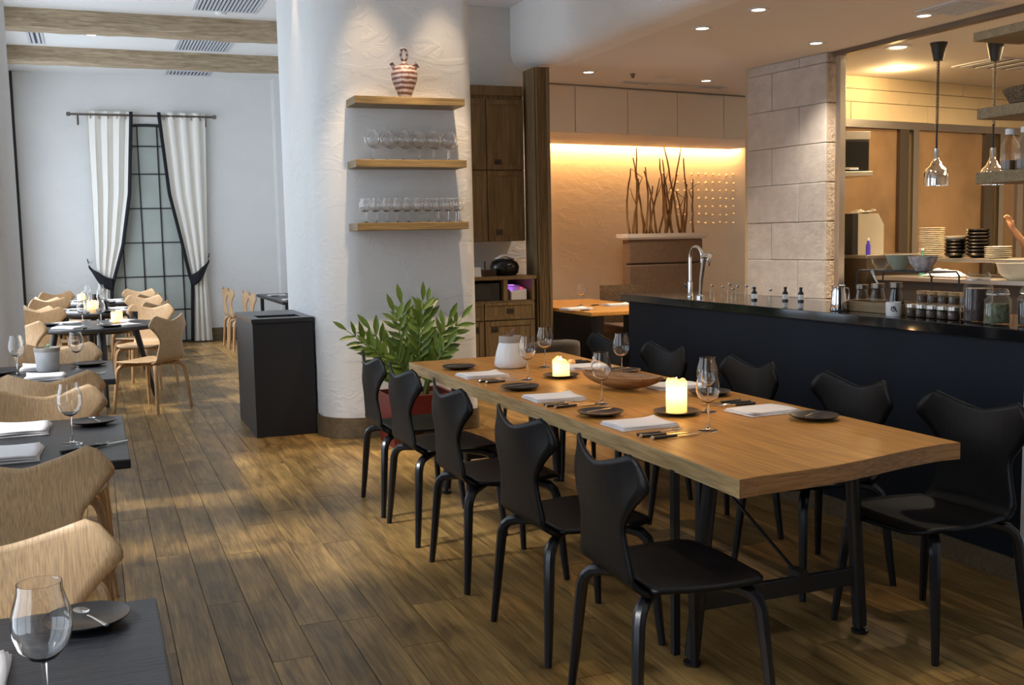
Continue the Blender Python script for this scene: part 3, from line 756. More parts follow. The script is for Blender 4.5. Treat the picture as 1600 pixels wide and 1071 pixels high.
for i, (cx, cy) in enumerate(RT):
    e = 'on the %s round table' % nm[i]
    candle((cx+(.2, -.05, -.2)[i], cy+(.3, .28, .3)[i], TZ), .055, .10, 'lit white candle '+e, .5, 1.0, saucer=False, group='candles on the round tables')
    CUP.at((cx+(.36, .1, -.02)[i], cy+.36, TZ), 0, 'small dark cup beside the candle '+e, 'dark cups')
    for k, (a, rr_, lab) in enumerate(((-2.2, .40, 'near left'), (-.85, .40, 'near right'), (2.3, .40, 'far left'), (.85, .42, 'far right'))):
        NP.at((cx+rr_*math.cos(a), cy+rr_*math.sin(a), TZ), a+PI/2, 'folded white napkin at the %s place %s' % (lab, e), 'napkins on the round tables')
    for k, (a, rr_, lab) in enumerate(((-2.0, .13, 'left'), (-.4, .12, 'right'))):
        WG.at((cx+rr_*math.cos(a)-.06, cy+rr_*math.sin(a), TZ), 0, 'wine glass on the %s %s' % (lab, e), 'wine glasses on the round tables')
    PL.at((cx+.12, cy-.42, TZ), 0, 'black side plate at the near edge %s' % e, 'plates on the round tables'); PL.at((cx-.42, cy+.1, TZ), 0, 'black side plate at the left edge %s' % e, 'plates on the round tables')
    KN_.at((cx-.08, cy-.48, TZ), 1.2, 'black handled knife at the near edge %s' % e, 'knives on the round tables')
e = 'on the far table behind the black bin'
for y in (13.95, 15.2): NP.at((2.42, y, TZ), 0, 'folded white napkin at the %s place %s' % ('near' if y < 14.5 else 'far', e)); KN_.at((2.42, y-.18, TZ), 0, 'black handled knife at the %s place %s' % ('near' if y < 14.5 else 'far', e))
WG.at((2.62, 15.0, TZ), 0, 'wine glass '+e); candle((2.75, 14.6, TZ), .05, .1, 'lit white candle '+e, .4, 1.5, saucer=False)
e = 'on the alcove oak table'
WG.at((4.95, 10.45, TZ), 0, 'wine glass '+e); NP.at((4.66, 9.95, TZ), .2, 'folded white napkin at the left '+e, None, (1.2, 1, 1.2)); NP.at((5.28, 10.2, TZ), .1, 'folded white napkin at the right '+e, None, (1.3, 1, 1.4))
KN_.at((4.70, 9.72, TZ), .2, 'black handled knife beside the left napkin '+e); KN_.at((5.12, 10.36, TZ), .2, 'black handled knife beside the right napkin '+e)

# ================================================================ bin, column shelves, jar, plant
t = thing('waste_bin', 'tall black waste cabinet with an open slot on top beside the column', 'bin', (1.34, 8.667, 0))
hx, hy = .2325, .489
MB().box(-hx, hx, -hy, hy, .0, .885).build('body', plain('bin_black', (.014, .015, .018), .45, spec=.4), t, bevel=.004)
m_ = MB(); ox, oy0, oy1 = .165, -.36, -.08
m_.box(-hx-.006, hx+.006, -hy-.006, oy0, .885, .917).box(-hx-.006, hx+.006, oy1, hy+.006, .885, .917).box(-hx-.006, -ox, oy0, oy1, .885, .917).box(ox, hx+.006, oy0, oy1, .885, .917)
m_.build('top_panel', plain('bin_top', (.02, .023, .028), .3), t)
MB().box(-ox, ox, oy0, oy1, .886, .89).build('slot_liner', BLKMET, t)

COLY = 7.78
SH = [(1.80, 2.63, 2.53, 'top'), (1.795, 2.635, 2.08, 'middle'), (1.79, 2.64, 1.625, 'bottom')]
for x0, x1, zt, nme in SH:
    tag(MB().box(x0-1.8, x1-1.8, -.27, .0, -.055, 0).build('wall_shelf', SHELF, None, (1.8, COLY-.001, zt), bevel=.003), 'thick oak floating shelf on the column, %s of three' % nme, 'shelf', 'floating shelves on the column')
for r_ in range(2):
    for i in range(6):
        BG.at((1.935+.116*i+.05*r_, 7.58+.11*r_, 2.0805), 0, '%s wide wine glass from the left, %s row of the middle column shelf' % (ordinal(i), ['front', 'back'][r_]), 'glasses on the middle shelf')
for r_ in range(2):
    for i in range(10):
        SG.at((1.87+.079*i+.012*r_, 7.56+.1*r_, 1.6255), 0, '%s small wine glass from the left, %s row of the bottom column shelf' % (ordinal(i), ['front', 'back'][r_]), 'glasses on the bottom shelf')
# painted spouted jar
t = NT('painted_jar')
p = coords(t); sep = t.n('ShaderNodeSeparateXYZ', Vector=p)
ns = t.n('ShaderNodeTexNoise', Vector=p, Scale=55.0, Detail=3.0, Distortion=2.0)
wv = t.n('ShaderNodeTexWave', _bands_direction='Z', Vector=p, Scale=9.0, Distortion=1.5, Detail=2.0)
mx = t.n('ShaderNodeMath', _operation='MULTIPLY', i0=ns.outputs[0], i1=t.n('ShaderNodeMath', _operation='ADD', i0=wv.outputs[1], i1=.75).outputs[0])
b = t.n('ShaderNodeBsdfPrincipled', Roughness=.35)
t.t.links.new(ramp(t, mx.outputs[0], [(.42, (.1, .045, .035)), (.6, (.27, .13, .1)), (.74, (.42, .38, .39))]), b.inputs[0])
JARM = t.fin(b.outputs[0])
t = thing('spouted_jar', 'brown and white painted clay jar with ring handle and two spouts', 'jar', (2.205, 7.62, 2.5305))
MB().lathe([(0, 0), (.042, 0), (.046, .012), (.056, .04), (.078, .09), (.093, .135), (.098, .17), (.094, .195), (.078, .222), (.05, .24), (.024, .252), (.02, .275)], 28).build('jar_body', JARM, t, smooth=True)
MB().tube([(.012+.0*0, 0, .272)]+[(.024*math.sin(a), .0, .318-.046*math.cos(a)) for a in [k*2*PI/16 for k in range(17)]], .009, 8).build('ring_handle', JARM, t, smooth=True)
MB().tube([(-.07, 0, .215), (-.085, 0, .235), (-.097, 0, .255)], [.02, .014, .017], 10, caps=False).build('spout', JARM, t, smooth=True)
MB().tube([(.068, 0, .215), (.085, 0, .238), (.1, -.005, .25)], [.024, .018, .03], 12, caps=False).build('spout', JARM, t, smooth=True)
# potted zz plant
t = thing('potted_plant', 'leafy green plant in a red planter at the foot of the column', 'plant', (2.17, 7.46, 0))
MB().add([(-.22, -.2, 0), (.22, -.2, 0), (.22, .2, 0), (-.22, .2, 0), (-.25, -.23, .38), (.25, -.23, .38), (.25, .23, .38), (-.25, .23, .38), (-.225, -.205, .38), (.225, -.205, .38), (.225, .205, .38), (-.225, .205, .38), (-.22, -.2, .34), (.22, -.2, .34), (.22, .2, .34), (-.22, .2, .34)],
    [(0,3,2,1),(0,1,5,4),(1,2,6,5),(2,3,7,6),(3,0,4,7),(4,5,9,8),(5,6,10,9),(6,7,11,10),(7,4,8,11),(8,9,13,12),(9,10,14,13),(10,11,15,14),(11,8,12,15)]).build('planter', REDPOT, t)
MB().box(-.215, .215, -.195, .195, .3, .345).build('soil', SOIL, t)
lm = MB(); npt = 5
prof = [(0, 0), (.18, .009), (.45, .0175), (.72, .014), (1, 0)]
vs = []
for u_, w_ in prof:
    bend = -.018*u_*u_
    vs += [(u_*.12, -w_, bend+.004), (u_*.12, 0, bend), (u_*.12, w_, bend+.004)]
lm.add(vs, [(i*3+a, (i+1)*3+a, (i+1)*3+a+1, i*3+a+1) for i in range(4) for a in range(2)])
LEAFME = lm.mesh('leaf', LEAF, smooth=True)
rp = random.Random(11)
STEMS = [(-.50, -.02, .60), (-.36, -.10, .46), (-.30, .08, .55), (-.16, -.06, .66), (-.08, .02, .70), (.02, -.12, .52), (.07, -.02, .72), (.13, .06, .72), (.26, -.04, .60), (.38, .02, .62), (.2, -.16, .4), (-.2, -.2, .38)]
for dx, dy, hgt in STEMS:
    pts = []
    for k in range(9):
        f = k/8; pts.append(Vector((dx*.25+dx*.75*f**1.6, dy*.4+dy*.6*f, .34+hgt*(f-.18*f*f*abs(dx)*1.5))))
    st = MB().tube(pts, [.011-.008*k/8 for k in range(9)], 7).build('stem', STEM, t, smooth=True)
    nl = 8
    for k in range(nl):
        f = .26+.74*k/(nl-1); i0_ = min(int(f*8), 7); p = pts[i0_].lerp(pts[i0_+1], f*8-i0_); d = (pts[i0_+1]-pts[i0_]).normalized()
        for sgn in ((1, -1) if k < nl-1 else (0,)):
            side = d.cross(Vector((0, -1, .15))).normalized()*sgn
            dirv = (d*(.9+.4*f)+side*1.0+Vector((0, rp.uniform(-.5, .3), rp.uniform(-.1, .2)))).normalized() if sgn else d
            xa = dirv; nrm = Vector((rp.uniform(-.3, .3), -1, rp.uniform(.2, .7))); ya = nrm.cross(xa).normalized(); za = xa.cross(ya)
            o = obj('leaf', LEAFME, st); s_ = rp.uniform(1.05, 1.5)*(1.15-.25*f)
            o.matrix_local = Matrix(((xa.x*s_, ya.x*s_, za.x*s_, p.x), (xa.y*s_, ya.y*s_, za.y*s_, p.y), (xa.z*s_, ya.z*s_, za.z*s_, p.z), (0, 0, 0, 1)))

# ================================================================ window and curtains on the far wall
wy = YF-.02
wx = [.17+.278*i for i in range(6)]; cx = .865
def archz(x): return 3.27-.10*((x-cx)/.7)**2
win = struct(MB().tube([(wx[0], wy, .02)]+[(x, wy, archz(x)) for x in [wx[0]+1.39*k/12 for k in range(13)]]+[(wx[5], wy, .02)], .024, 6).build('window_1', IRON), 'tall iron grid window with frosted panes behind the curtains')
zr = [.03, .51, 1.02, 1.53, 2.04, 2.55, 2.96]
for x in wx[1:5]: MB().box(x-.009, x+.009, wy-.018, wy+.01, .03, archz(x)).build('muntin', IRON, win)
for z_ in zr: MB().box(wx[0], wx[5], wy-.018, wy+.01, z_-.009, z_+.009).build('muntin', IRON, win)
for i in range(5):
    for j in range(len(zr)):
        a, b = wx[i]+.009, wx[i+1]-.009; z0 = zr[j]+.009
        if j < len(zr)-1: m_ = MB().box(a, b, wy-.004, wy+.004, z0, zr[j+1]-.009)
        else:
            m_ = MB(); m_.add([(a, wy-.004, z0), (b, wy-.004, z0), (b, wy-.004, archz(b)), (a, wy-.004, archz(a)), (a, wy+.004, z0), (b, wy+.004, z0), (b, wy+.004, archz(b)), (a, wy+.004, archz(a))], [(0,1,2,3),(7,6,5,4),(0,4,5,1),(1,5,6,2),(2,6,7,3),(3,7,4,0)])
        m_.build('pane', PANE, win)
t = thing('curtain_rod', 'dark metal curtain rod above the iron grid window', 'curtain rod', (.82, YF-.14, 3.4))
MB().tube([(-1.0, 0, 0), (1.0, 0, 0)], .016, 10).build('rod', PEWTER, t, smooth='auto')
for s in (-1, 1):
    MB().lathe([(0, -.03), (.02, -.028), (.03, -.01), (.03, .01), (.02, .028), (0, .03)], 12, (s*1.02, 0, 0)).build('finial', PEWTER, t, smooth=True)
    MB().tube([(s*.9, .135, -.14), (s*.9, .13, 0), (s*.9, 0, 0)], .012, 8).build('bracket', PEWTER, t)
def curtain(label, outer, inner, hook, tie, sgn):
    t = thing('curtain', label, 'curtain', (0, YF-.12, 0), 0, 'cream curtains on the far wall')
    def f(u, v):
        z = .02+3.43*v; xo = interp(z, outer); xi = interp(z, inner)
        wd = abs(xi-xo); x = xo+(xi-xo)*u
        amp = .04*min(1, .3+wd)
        ph = u*2*PI*3.6+.6*math.sin(z*.8)
        return (x+.012*math.sin(2*ph), amp*math.sin(ph)*(1+.25*math.sin(3*u+z)), z)
    MB().grid(f, 72, 48).build('fabric', CURTAIN, t, smooth=True)
    def g_(u, v):
        z = .02+3.43*v; xi = interp(z, inner)
        return (xi+sgn*.05*(u-.3), -.045-.01*u, z)
    MB().grid(g_, 2, 48).build('trim', BLACKCLOTH, t, smooth=True, solid=.006)
    for k in range(5):
        x = interp(3.4, outer)+(interp(3.4, inner)-interp(3.4, outer))*(k+.5)/5
        MB().tube([(x, .03*math.cos(a), 3.4-.02+.03*math.sin(a)) for a in [q*2*PI/12 for q in range(13)]], .006, 6).build('grommet', PEWTER, t)
    def tb(u, v):
        x = hook[0]+(tie[0]-hook[0])*u; zc = hook[1]+(tie[1]-hook[1])*u-.06*math.sin(u*PI)
        return (x, -.075*math.sin(min(1, u*1.15)*PI*.75)-.015, zc+(v-.5)*(.05+.13*smoothstep(.05, .5, u)))
    MB().grid(tb, 14, 4).build('tieback', BLACKCLOTH, t, smooth=True, solid=.008)
    MB().tube([(hook[0], .11, hook[1]+.05), (hook[0], -.01, hook[1]+.05), (hook[0]-.01*sgn, -.02, hook[1]+.11)], .008, 6).build('hook', IRON, t)
curtain('cream curtain with black edge, left of the window, tied back', [(0, -.03), (.9, .06), (1.3, .04), (3.4, .03)], [(0, .2), (.85, .24), (1.0, .28), (1.5, .43), (2.26, .56), (3.4, .64)], (-.05, 1.2), (.27, .92), 1)
curtain('cream curtain with black edge, right of the window, tied back', [(0, 1.66), (.9, 1.62), (3.4, 1.70)], [(0, 1.37), (.9, 1.41), (1.05, 1.37), (1.5, 1.29), (2.26, 1.14), (3.4, 1.05)], (1.66, 1.24), (1.375, .94), -1)

# ================================================================ ceiling fittings
def vent(loc, sx, sy, label, nsl, h=CH, rz=0):
    t = thing('ceiling_vent', label, 'air vent', (loc[0], loc[1], h), rz)
    MB().box(-sx/2, sx/2, -sy/2, sy/2, -.004, 0).build('backing', VENTDARK, t)
    MB().box(-sx/2-.03, sx/2+.03, -sy/2-.03, -sy/2, -.012, 0).box(-sx/2-.03, sx/2+.03, sy/2, sy/2+.03, -.012, 0).box(-sx/2-.03, -sx/2, -sy/2, sy/2, -.012, 0).box(sx/2, sx/2+.03, -sy/2, sy/2, -.012, 0).build('frame', TRIMGREY, t)
    for k in range(nsl):
        x = -sx/2+sx*(k+.5)/nsl
        MB().box(x-sx/nsl*.25, x+sx/nsl*.25, -sy/2, sy/2, -.016, -.004).build('slat', TRIMGREY, t)
vent((1.47, 13.99), .62, .95, 'slatted ceiling vent between the two timber beams', 16)
vent((1.48, 11.55), .62, .85, 'slatted ceiling vent in front of the nearer timber beam', 16)
vent((1.47, 16.4), .6, .35, 'slatted ceiling vent close to the far wall', 12)
vent((-.48, 14.0), .12, .9, 'narrow two slot ceiling vent at the left between the beams', 2)
vent((6.69, 6.85), .42, .42, 'square ceiling vent over the walkway near the right edge', 8, LH)
vent((6.65, 11.35), 1.45, .06, 'long linear slot vent above the alcove cabinets', 1, LH, .1)
vent((9.5, 9.0), .9, .6, 'grey ceiling vent above the kitchen pass', 4, LH)
for loc, h, lab, lens in (((.14, 13.75), CH, 'recessed downlight between the timber beams', LAMPON), ((.06, 16.08), CH, 'left recessed downlight by the far wall', LAMPON), ((.92, 16.08), CH, 'right recessed downlight by the far wall', LAMPON),
        ((5.2, 10.7), LH, 'recessed downlight above the alcove table', LAMPON), ((5.1, 8.2), LH, 'recessed downlight over the walkway, second along the bulkhead', LAMPON), ((5.13, 7.4), LH, 'recessed downlight over the walkway, nearest along the bulkhead', LAMPON),
        ((6.57, 8.53), LH, 'recessed downlight just left of the kitchen opening', LAMPON), ((6.65, 7.2), LH, 'recessed downlight above the head rail near the square vent', LAMPON), ((6.86, 10.95), LH, 'small downlight beside the limestone pillar', LAMPON),
        ((8.51, 9.65), LH, 'bright round kitchen downlight by the tiled wall', LAMPON_K), ((7.53, 8.5), LH, 'small kitchen downlight behind the head rail', LAMPON_K)):
    t = thing('downlight', lab, 'ceiling light', (loc[0], loc[1], h), 0, 'recessed downlights')
    R = .075 if lens is not LAMPON_K else .11
    MB().lathe([(R*.72, -.002), (R*.78, -.008), (R*1.15, -.008), (R*1.2, 0)], 20).build('trim_ring', TRIMGREY, t, smooth='auto')
    MB().lathe([(0, -.003), (R*.74, -.003)], 20).build('lens', lens, t)
tag(MB().lathe([(0, -.04), (.05, -.038), (.065, -.02), (.07, 0), (0, 0)], 20).build('smoke_detector', CEIL, None, (1.45, 12.05, CH), smooth='auto'), 'round white smoke detector near the ceiling vent', 'smoke detector')
tag(MB().lathe([(0, -.03), (.1, -.028), (.12, -.012), (.125, 0), (0, 0)], 24).build('ceiling_speaker', CEIL_W, None, (6.28, 10.9, LH), smooth='auto'), 'flat round ceiling speaker above the alcove cabinets', 'speaker')
tag(MB().lathe([(0, -.05), (.015, -.045), (.02, -.02), (.03, -.006), (.03, 0), (0, 0)], 12).build('sprinkler', PEWTER, None, (5.75, 10.7, LH), smooth='auto'), 'tiny ceiling sprinkler left of the round speaker', 'sprinkler')

# ================================================================ bar
t = thing('bar_counter', 'long dark blue bar counter with a polished black top', 'counter', (3.53, 3.2, 0))
MB().box(.045, .58, .0, 3.54, .1, 1.03).build('front_panel', BARFRONT, t)
MB().box(.03, .58, .0, 3.55, 0, .1).build('plinth', BASEWOOD, t)
MB().box(0, .62, .0, 3.585, 1.03, 1.08).build('worktop', BARTOP, t, bevel=.003)
o = MB().box(-.01, 0, -.035, .035, -.055, .055).box(-.014, -.01, -.02, .02, -.03, .03).build('outlet_plate', BLKMET, None, (3.575, 3.50, .42)); tag(o, 'black electrical outlet plate on the bar front near the right edge', 'outlet')
BZ = 1.0805
# taps
t = thing('bar_tap', 'tall chrome gooseneck tap on the bar counter', 'tap', (3.72, 6.14, BZ))
pts = [(0, 0, .05), (0, 0, .24)]+[(0, -.075+.075*math.cos(a), .26+.075*math.sin(a)) for a in [PI*k/12 for k in range(13)]]+[(0, -.15, .23)]
MB().tube(pts, .011, 12).build('spout', CHROME, t, smooth='auto')
MB().lathe([(0, 0), (.022, 0), (.022, .004), (.017, .01), (.017, .1), (.011, .105)], 16).build('base', CHROME, t, smooth='auto')
MB().tube([(-.0, .015, .06), (-.0, .06, .07), (0, .08, .085)], [.01, .009, .005], 8).build('lever', BLKMET, t, smooth=True)
t = thing('bar_tap', 'slanted chrome beer style tap beside the gooseneck tap', 'tap', (3.70, 5.98, BZ))
MB().tube([(0, 0, .02), (0, -.01, .12), (0, -.045, .255)], [.012, .013, .016], 12).build('column', CHROME, t, smooth='auto')
MB().lathe([(0, 0), (.03, 0), (.03, .012), (.016, .022), (0, .022)], 16).build('base', CHROME, t, smooth='auto')
MB().tube([(0, -.03, .265), (0, -.075, .278), (0, -.11, .272)], [.018, .02, .018], 12).build('head', CHROME, t, smooth='auto')
MB().tube([(0, -.10, .27), (0, -.10, .235), (0, -.10, .21)], [.012, .012, .005], 10).build('nozzle', CHROME, t, smooth='auto')
MB().tube([(0, -.08, .29), (0, -.16, .3)], .003, 6).build('lever', CHROME, t)
# small bottles
def small_bottle(loc, h, r, lab, m=GLASS, cap=CHROME, fill=None):
    t = thing('small_bottle', lab, 'bottle', loc, 0, 'little bottles by the taps')
    MB().lathe([(0, 0), (r, 0), (r, h*.55), (r*.5, h*.72), (r*.45, h*.86)], 14).build('bottle_body', m, t, smooth='auto')
    MB().lathe([(r*.5, h*.84), (r*.55, h*.86), (r*.55, h), (0, h)], 12).build('cap', cap, t, smooth='auto')
    if fill: MB().lathe([(r*1.02, h*.12), (r*1.02, h*.48)], 14).build('label_band', fill, t)
WHITEL = plain('bottle_label', (.8, .8, .78), .5); DARKB = plain('dark_bottle', (.02, .018, .016), .2)
for i, (px, py, h, k) in enumerate(((3.72, 5.87, .09, 0), (3.82, 5.9, .075, 0), (3.78, 5.76, .1, 0), (3.88, 5.82, .08, 0), (3.74, 5.66, .075, 0), (3.84, 5.66, .09, 0), (3.93, 5.72, .075, 0), (3.83, 5.56, .082, 1), (3.88, 5.46, .07, 0), (3.93, 5.38, .085, 1), (3.97, 5.28, .085, 1))):
    small_bottle((px, py, BZ), h, .018, '%s small %s bottle counting from the chrome taps on the bar' % (ordinal(i), ['clear glass', 'dark labelled'][k]), [JARGLASS, DARKB][k], [CHROME, BLKMET][k], [None, WHITEL][k])
# steel pitcher, tray with carafes, wire rack
t = thing('steel_pitcher', 'polished steel milk pitcher at the left of the wooden tray', 'pitcher', (3.64, 4.52, BZ))
MB().lathe([(0, 0), (.043, 0), (.046, .006), (.04, .06), (.034, .12), (.037, .135), (.034, .135), (.031, .12), (.036, .06), (0, .01)], 24).build('pitcher_body', CHROME, t, smooth='auto')
MB().tube([(.036, 0, .12), (.062, 0, .115), (.066, 0, .06), (.045, 0, .03)], .005, 8).build('handle', CHROME, t, smooth=True)
t = thing('serving_tray', 'oak tray holding glass carafes on the bar', 'tray', (3.80, 4.36, BZ))
TRW = wood('tray_oak', (.16, .1, .045), (.3, .2, .1), .5, axis=1)
MB().box(-.1, .1, -.22, .22, 0, .012).build('tray_base', TRW, t)
for a in ((-.11, -.1, -.23, .23), (.1, .11, -.23, .23), (-.1, .1, -.23, -.22), (-.1, .1, .22, .23)): MB().box(*a, 0, .052).build('tray_side', TRW, t, bevel=.003)
def carafe(loc, r, h, lab, m, spoon=False):
    t = thing('glass_carafe', lab, 'carafe', loc, 0, 'carafes on the oak tray')
    MB().lathe([(0, 0), (r, 0), (r*1.02, .006), (r*.62, h*.7), (r*.66, h*.82)], 20).build('carafe_body', m, t, smooth='auto')
    MB().lathe([(r*.66, h*.8), (r*.72, h*.82), (r*.72, h), (0, h)], 20).build('lid', DARKSTEEL, t, smooth='auto')
    if spoon: MB().tube([(0, 0, h), (.0, .03, h*1.3), (0, .045, h*1.5)], [.004, .006, .008], 6).build('handle', CHROME, t)
carafe((3.80, 4.53, BZ+.0125), .045, .12, 'left glass carafe on the oak tray', JARGLASS); carafe((3.80, 4.41, BZ+.0125), .05, .13, 'second glass carafe on the oak tray, with a spoon handle', JARGLASS, True)
carafe((3.80, 4.275, BZ+.0125), .045, .14, 'dark glass carafe at the right end of the oak tray', thin_glass('smoke_glass', (.35, .33, .33), base=.1))
t = thing('wire_rack', 'black wire rack spanning the oak tray, bowls standing on it', 'rack', (4.02, 4.45, BZ))
for y in (-.28, .28):
    MB().tube([(-.09, y, 0), (-.09, y, .18), (-.09, y*.93, .2), (.09, y*.93, .2), (.09, y, .18), (.09, y, 0)], .005, 6).build('frame', IRON, t)
for k in range(6):
    x = -.085+.034*k; MB().tube([(x, -.27, .2), (x, .27, .2)], .0035, 6).build('wire', IRON, t)
def bowl(loc, r, h, lab, m, m2=None, group=None):
    t = thing('bowl', lab, 'bowl', loc, 0, group)
    MB().lathe([(0, 0), (r*.45, 0), (r*.5, .006), (r*.85, h*.55), (r, h), (r*.96, h), (r*.8, h*.55), (r*.4, .012), (0, .01)], 24).build('bowl_body', m, t, smooth='auto')
    if m2: MB().lathe([(0, h*.75), (r*.88, h*.75)], 20).build('content', m2, t)
bowl((4.02, 4.64, BZ+.204), .055, .06, 'glass bowl on the left of the wire rack', JARGLASS); bowl((4.02, 4.50, BZ+.204), .07, .08, 'steel bowl in the middle of the wire rack', plain('bowl_green', (.3, .32, .24), .4)); bowl((4.02, 4.33, BZ+.204), .075, .075, 'printed bowl on the right of the wire rack', plain('bowl_print', (.45, .4, .4), .4, noise=.6, nscale=30))
# white cup with round blue emblem
t = thing('cup', 'white cup with a dark round emblem at the front of the bar', 'cup', (3.63, 4.10, BZ))
MB().lathe([(0, 0), (.034, 0), (.036, .004), (.037, .068), (.034, .068), (.033, .006), (0, .005)], 28).build('cup_body', WHITECER, t, smooth='auto')
INK = plain('emblem_ink', (.012, .013, .04), .5)
def onCup(u, zc, dr=.0006):  # angle offset u around the side facing the camera
    a = math.atan2(-4.10, -3.63)+u; return ((.0365+dr)*math.cos(a), (.0365+dr)*math.sin(a), zc)
m_ = MB(); sg = 20
for k in range(sg):
    a0, a1 = 2*PI*k/sg, 2*PI*(k+1)/sg
    r1, r2 = .0085, .013
    if 1.7*PI < a0 < 1.9*PI: continue
    m_.add([onCup(r1*math.cos(a0)/.0365, .037+r1*math.sin(a0)), onCup(r2*math.cos(a0)/.0365, .037+r2*math.sin(a0)), onCup(r2*math.cos(a1)/.0365, .037+r2*math.sin(a1)), onCup(r1*math.cos(a1)/.0365, .037+r1*math.sin(a1))], [(0, 1, 2, 3)])
m_.add([onCup(.1, .035), onCup(.44, .021), onCup(.52, .026), onCup(.2, .041)], [(0, 1, 2, 3)])
m_.add([onCup(-.12, .036), onCup(.1, .034), onCup(.12, .044), onCup(-.08, .045)], [(0, 1, 2, 3)])
m_.build('emblem', INK, t, solid=.0004)
# spice jars
BROWNL = plain('spice', (.06, .03, .015), .7, noise=.4, nscale=60); LIDC = plain('cork_lid', (.35, .22, .1), .8)
for i in range(5):
    for r_ in range(2):
        for lv in range(1 if r_ == 0 else 2):
            t = thing('spice_jar', '%s spice jar from the white cup, %s row%s' % (ordinal(i), ['front', 'back'][r_], ', upper layer' if lv else ''), 'jar', (3.68+.07*r_, 4.03-.068*i, BZ+.062*lv), 0, 'spice jars on the bar')
            MB().lathe([(0, 0), (.028, 0), (.03, .004), (.03, .038), (.026, .044)], 18).build('jar_glass', JARGLASS, t, smooth='auto')
            MB().lathe([(0, .003), (.026, .003), (.026, .034), (0, .034)], 16).build('spice', BROWNL, t, smooth='auto')
            MB().lathe([(.027, .043), (.031, .044), (.031, .06), (0, .061)], 18).build('lid', LIDC if lv else STEEL, t, smooth='auto')
def big_jar(loc, r, h, lab, fill, fh):
    t = thing('storage_jar', lab, 'jar', loc, 0, 'big glass jars on the bar')
    MB().lathe([(0, 0), (r*.95, 0), (r, .01), (r, h*.7), (r*.78, h*.8), (r*.76, h*.86)], 28).build('jar_glass', JARGLASS, t, smooth='auto')
    MB().lathe([(0, .006), (r*.92, .006), (r*.94, .014), (r*.94, fh), (0, fh)], 24).build('content', fill, t, smooth='auto')
    MB().lathe([(r*.8, h*.84), (r*.86, h*.86), (r*.86, h*.92), (r*.8, h*.94), (r*.7, h), (0, h)], 28).build('lid', JARGLASS, t, smooth='auto')
    MB().tube([(r*.83*math.cos(a), r*.83*math.sin(a), h*.84) for a in [k*2*PI/20 for k in range(21)]], .003, 6).build('clip_ring', CHROME, t)
big_jar((3.70, 3.64, BZ), .062, .225, 'tall glass jar of dark beans on the bar', plain('beans', (.035, .016, .01), .5, noise=.6, nscale=90), .15)
big_jar((3.66, 3.49, BZ), .055, .155, 'short glass jar of green dried herbs on the bar', plain('herbs', (.12, .13, .07), .8, noise=.6, nscale=60), .09)
big_jar((3.72, 3.36, BZ), .058, .165, 'glass jar of dark grains at the right edge of the bar', plain('grains', (.05, .035, .03), .6, noise=.6, nscale=90), .11)
# shelves at the end of the bar
for zt, th, lab, ye in ((1.767, .055, 'bottom', 3.965), (2.072, .052, 'middle', 3.967), (2.435, .042, 'top', 4.0)):
    tag(MB().box(0, .3, 0, ye-3.19, -th, 0).build('bar_shelf', SHELF, None, (4.0, 3.192, zt), bevel=.003), 'oak shelf above the end of the bar at the right edge, %s of three' % lab, 'shelf', 'oak shelves above the bar')
for i, (x, y, m, capm, h) in enumerate(((4.10, 3.86, GLASS, WHITEL, .2), (4.09, 3.76, JARGLASS, WHITEL, .2), (4.1, 3.66, DARKB, plain('red_cap', (.4, .02, .02), .4), .16), (4.1, 3.56, GLASS, WHITEL, .22), (4.1, 3.45, DARKB, WHITEL, .2))):
    t = thing('bottle', '%s bottle from the left on the bottom oak shelf above the bar' % ordinal(i), 'bottle', (x, y, 1.7675), 0, 'bottles on the oak shelf')
    MB().lathe([(0, 0), (.04, 0), (.042, .006), (.042, h*.62), (.018, h*.8), (.016, h*.88)], 20).build('bottle_body', m, t, smooth='auto')
    MB().lathe([(.018, h*.86), (.022, h*.87), (.022, h), (0, h)], 14).build('cap', capm, t, smooth='auto')
    MB().lathe([(0, .006), (.038, .006), (.038, h*.25), (0, h*.25)], 16).build('content', plain('syrup', (.1, .05, .02), .3), t)
t = thing('bread_basket', 'shallow dark wicker basket on the middle oak shelf', 'basket', (4.15, 3.66, 2.0725))
MB().grid(lambda u, v: ((.12+.03*v)*math.cos(u*2*PI)*1.0, (.22+.05*v)*math.sin(u*2*PI), .002+.075*v), 28, 6).build('basket_side', WICKER, t, smooth=True, solid=.01)
MB().lathe([(0, 0), (1, 0), (1, .008), (0, .008)], 28).build('basket_floor', WICKER, t).scale = (.118, .218, 1)
FOIL = plain('foil', (.75, .77, .8), .25, metal=.8, bump=1.0, bscale=30)
t = thing('foil_package', 'crumpled foil package lying in the wicker basket', 'package', (4.15, 3.62, 2.085))
rp = random.Random(4)
MB().grid(lambda u, v: ((.075*math.sin(v*PI)+.004)*math.cos(u*2*PI), .14*(2*v-1), .085+(.08*math.sin(v*PI)+.006)*math.sin(u*2*PI)*1.0+rp.uniform(-.008, .008)), 14, 10).build('wrap', FOIL, t)
MB().grid(lambda u, v: (.05*(2*u-1), .1+.08*v, .1+.06*v+.02*math.sin(u*9)), 6, 3).build('loose_flap', FOIL, t, solid=.002)

